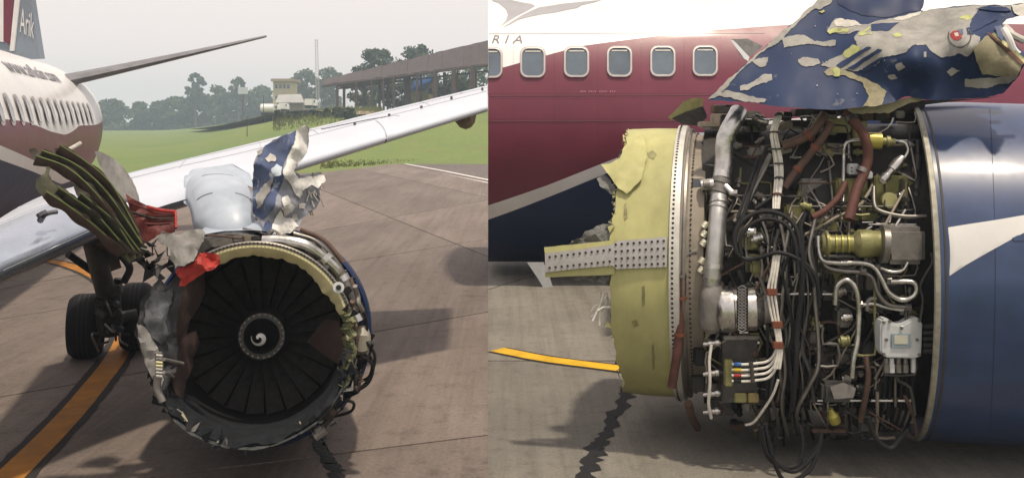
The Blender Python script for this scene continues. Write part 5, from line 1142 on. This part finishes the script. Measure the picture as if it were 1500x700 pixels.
for pts, mm_ in (([(390, 175), (470, 160), (500, 165), (540, 190), (640, 185), (635, 210), (600, 210), (540, 205), (480, 205), (400, 220)], GREYCHIP), ([(465, 275), (490, 262), (560, 272), (568, 290), (540, 302), (480, 300)], GREYCHIP), ([(200, 395), (260, 375), (310, 340), (345, 340), (347, 368), (290, 385), (240, 412), (200, 415)], GREYCHIP), ([(100, 440), (130, 415), (200, 425), (320, 455), (310, 470), (200, 460), (150, 445)], GREYCHIP), ([(245, 275), (330, 262), (320, 300), (290, 308)], GREYCHIP),
    ([(600, 140), (640, 85), (700, 100), (770, 112), (900, 85), (1000, 60), (1110, 42), (1290, 27), (1440, 28), (1440, 50), (1300, 40), (1260, 80), (1250, 150), (1300, 170), (1280, 220), (1240, 260), (1200, 245), (1130, 265), (1080, 240), (1050, 205), (1000, 205), (960, 240), (860, 262), (830, 292), (790, 320), (740, 327), (700, 322), (640, 312), (570, 300), (680, 240), (740, 215), (722, 172), (750, 140), (690, 155), (610, 155)], GREYCHIP),
    ([(583, 330), (620, 308), (680, 320), (760, 355), (830, 385), (872, 420), (850, 480), (760, 490), (790, 440), (762, 380), (680, 345), (600, 347)], TANCHIP), ([(910, 300), (940, 285), (957, 310), (925, 327)], GREYCHIP), ([(875, 350), (910, 343), (922, 360), (890, 366)], GREYCHIP), ([(1145, 330), (1170, 310), (1212, 325), (1165, 350)], GREYCHIP), ([(1040, 240), (1052, 236), (1054, 262), (1042, 264)], GREYCHIP), ([(1230, 362), (1300, 358), (1470, 350), (1440, 378), (1400, 385), (1330, 405), (1230, 397)], GREYCHIP)):
    ch2(pts, mm_)
ch2([(1268, 222), (1300, 190), (1335, 162), (1400, 220), (1490, 300), (1470, 350), (1400, 352), (1310, 342), (1288, 292)], TANCHIP, .03, .8); ch2([(1340, 160), (1365, 150), (1500, 265), (1520, 280), (1492, 298), (1400, 215)], OLIVE, .05, .8)
ch2([(1365, 120), (1395, 118), (1408, 140), (1400, 190), (1380, 170)], BLUE, .06, .5); ch2([(1330, 150), (1345, 150), (1500, 290), (1490, 300)], HOSE, .055, .4)
for pts in ([(640, 300), (780, 215), (802, 218), (660, 312)], [(690, 314), (832, 224), (852, 230), (720, 320)], [(740, 324), (850, 262), (862, 266), (792, 322)], [(800, 112), (930, 104), (880, 142), (800, 142)], [(1262, 82), (1380, 88), (1300, 130), (1250, 150)], [(1280, 42), (1330, 30), (1420, 34), (1440, 50), (1350, 50)], [(1235, 130), (1262, 120), (1270, 160), (1240, 158)]): ch2(pts, BLUEL, .018, .6)
for pts in ([(630, 95), (660, 84), (680, 92), (740, 102), (760, 116), (640, 120)], [(1440, 26), (1500, 15), (1540, 22), (1545, 60), (1480, 75), (1450, 50)], [(900, 88), (1000, 60), (1030, 52), (1020, 70), (930, 92)]): ch2(pts, PALECHIP, .016)
for pts in ([(598, 145), (640, 125), (700, 130), (690, 150), (610, 158)], [(740, 155), (790, 120), (800, 128), (770, 150), (810, 150), (800, 158), (745, 162)], [(670, 245), (720, 205), (750, 215), (720, 260), (680, 262)], [(625, 312), (660, 318), (655, 350), (630, 350)], [(1200, 85), (1240, 70), (1270, 80), (1240, 98)], [(560, 55), (580, 45), (590, 52), (575, 62)], [(900, 160), (930, 150), (945, 160), (915, 172)]): ch2(pts, LIMECHIP, .017, 1.4, 5)
ch2([(645, 126), (668, 124), (660, 140), (648, 138)], TANCHIP, .022)
ch2([(1160, 158), (1172, 145), (1195, 140), (1212, 150), (1215, 175), (1200, 186), (1180, 184), (1165, 172)], REDP, .018, .5, 4, 'red_mark'); ch2([(1180, 152), (1198, 150), (1202, 166), (1186, 168)], PALECHIP, .022, .4, 4, 'red_mark'); ch2([(1195, 138), (1218, 132), (1220, 158), (1206, 156)], BLUE, .022, .5, 4)
mb = MB(); mb.tube([P(1020+(1205+52*math.cos(t))/3.125, (165+52*math.sin(t))/3.125, dC(1020+(1205+52*math.cos(t))/3.125, (165+52*math.sin(t))/3.125)-.022) for t in [i/20*4.0-.5 for i in range(21)]], .005, 5); mb.build('circle_line', DKGREY, tc2)
for i in range(22):
    x, y = U(90, 1250), U(40, 470)
    px, py = 1020+x/3.125, y/3.125
    if x < 560-y*1.05+60: continue
    s_ = U(1.5, 5); ch2([(x, y), (x+s_, y-s_*.6), (x+s_*1.6, y+s_*.3), (x+s_*.7, y+s_)], random.choice([GREYCHIP, PALECHIP]), .02, .2, 8)
mb = MB(); mb.tube(smooth_path([P(1500, 60, 9.5), P(1484, 52, 9.5), P(1478, 46, 9.55), P(1472, 40, 9.6)], 4), .035, 8); mb.build('white_trim', PALECHIP, tc2)
mb = MB(); mb.tube(smooth_path([P(1470, 42, 9.35), P(1478, 56, 9.3), P(1486, 74, 9.3), P(1500, 84, 9.3), P(1520, 90, 9.3)], 5), .03, 8); mb.build('white_trim', WHITE, tc2)
# torn root of the cowl where it hangs on the pylon
for pts in ([(690, 500), (760, 480), (850, 478), (900, 465), (1000, 440), (1060, 430), (1050, 450), (960, 480), (880, 520), (800, 520), (720, 520)], [(860, 400), (940, 405), (1010, 420), (1050, 425), (1000, 445), (930, 440)]): sheet_obj('torn_root', c2(pts), lambda x, y: 9.75, TANCHIP, AR_, step=7, thick=.04, rough=1.5)
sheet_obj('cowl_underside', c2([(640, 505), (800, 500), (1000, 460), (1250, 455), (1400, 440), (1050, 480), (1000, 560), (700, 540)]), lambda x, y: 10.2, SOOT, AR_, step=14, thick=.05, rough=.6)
# ------------------------------------------------------------------ air
hzm = bpy.data.materials.new('haze'); hzm.use_nodes = True; hn = hzm.node_tree; hn.nodes.remove(hn.nodes['Principled BSDF'])
pv = hn.nodes.new('ShaderNodeVolumePrincipled'); pv.inputs['Density'].default_value = .00095; pv.inputs['Color'].default_value = (.66, .80, 1.0, 1); pv.inputs['Anisotropy'].default_value = .2
hn.links.new(pv.outputs[0], hn.nodes['Material Output'].inputs['Volume'])
mb = MB(); mb.box((0, 460, 20), (3000, 1120, 43)); hz = mb.build('haze', hzm); tag(hz, kind='stuff')
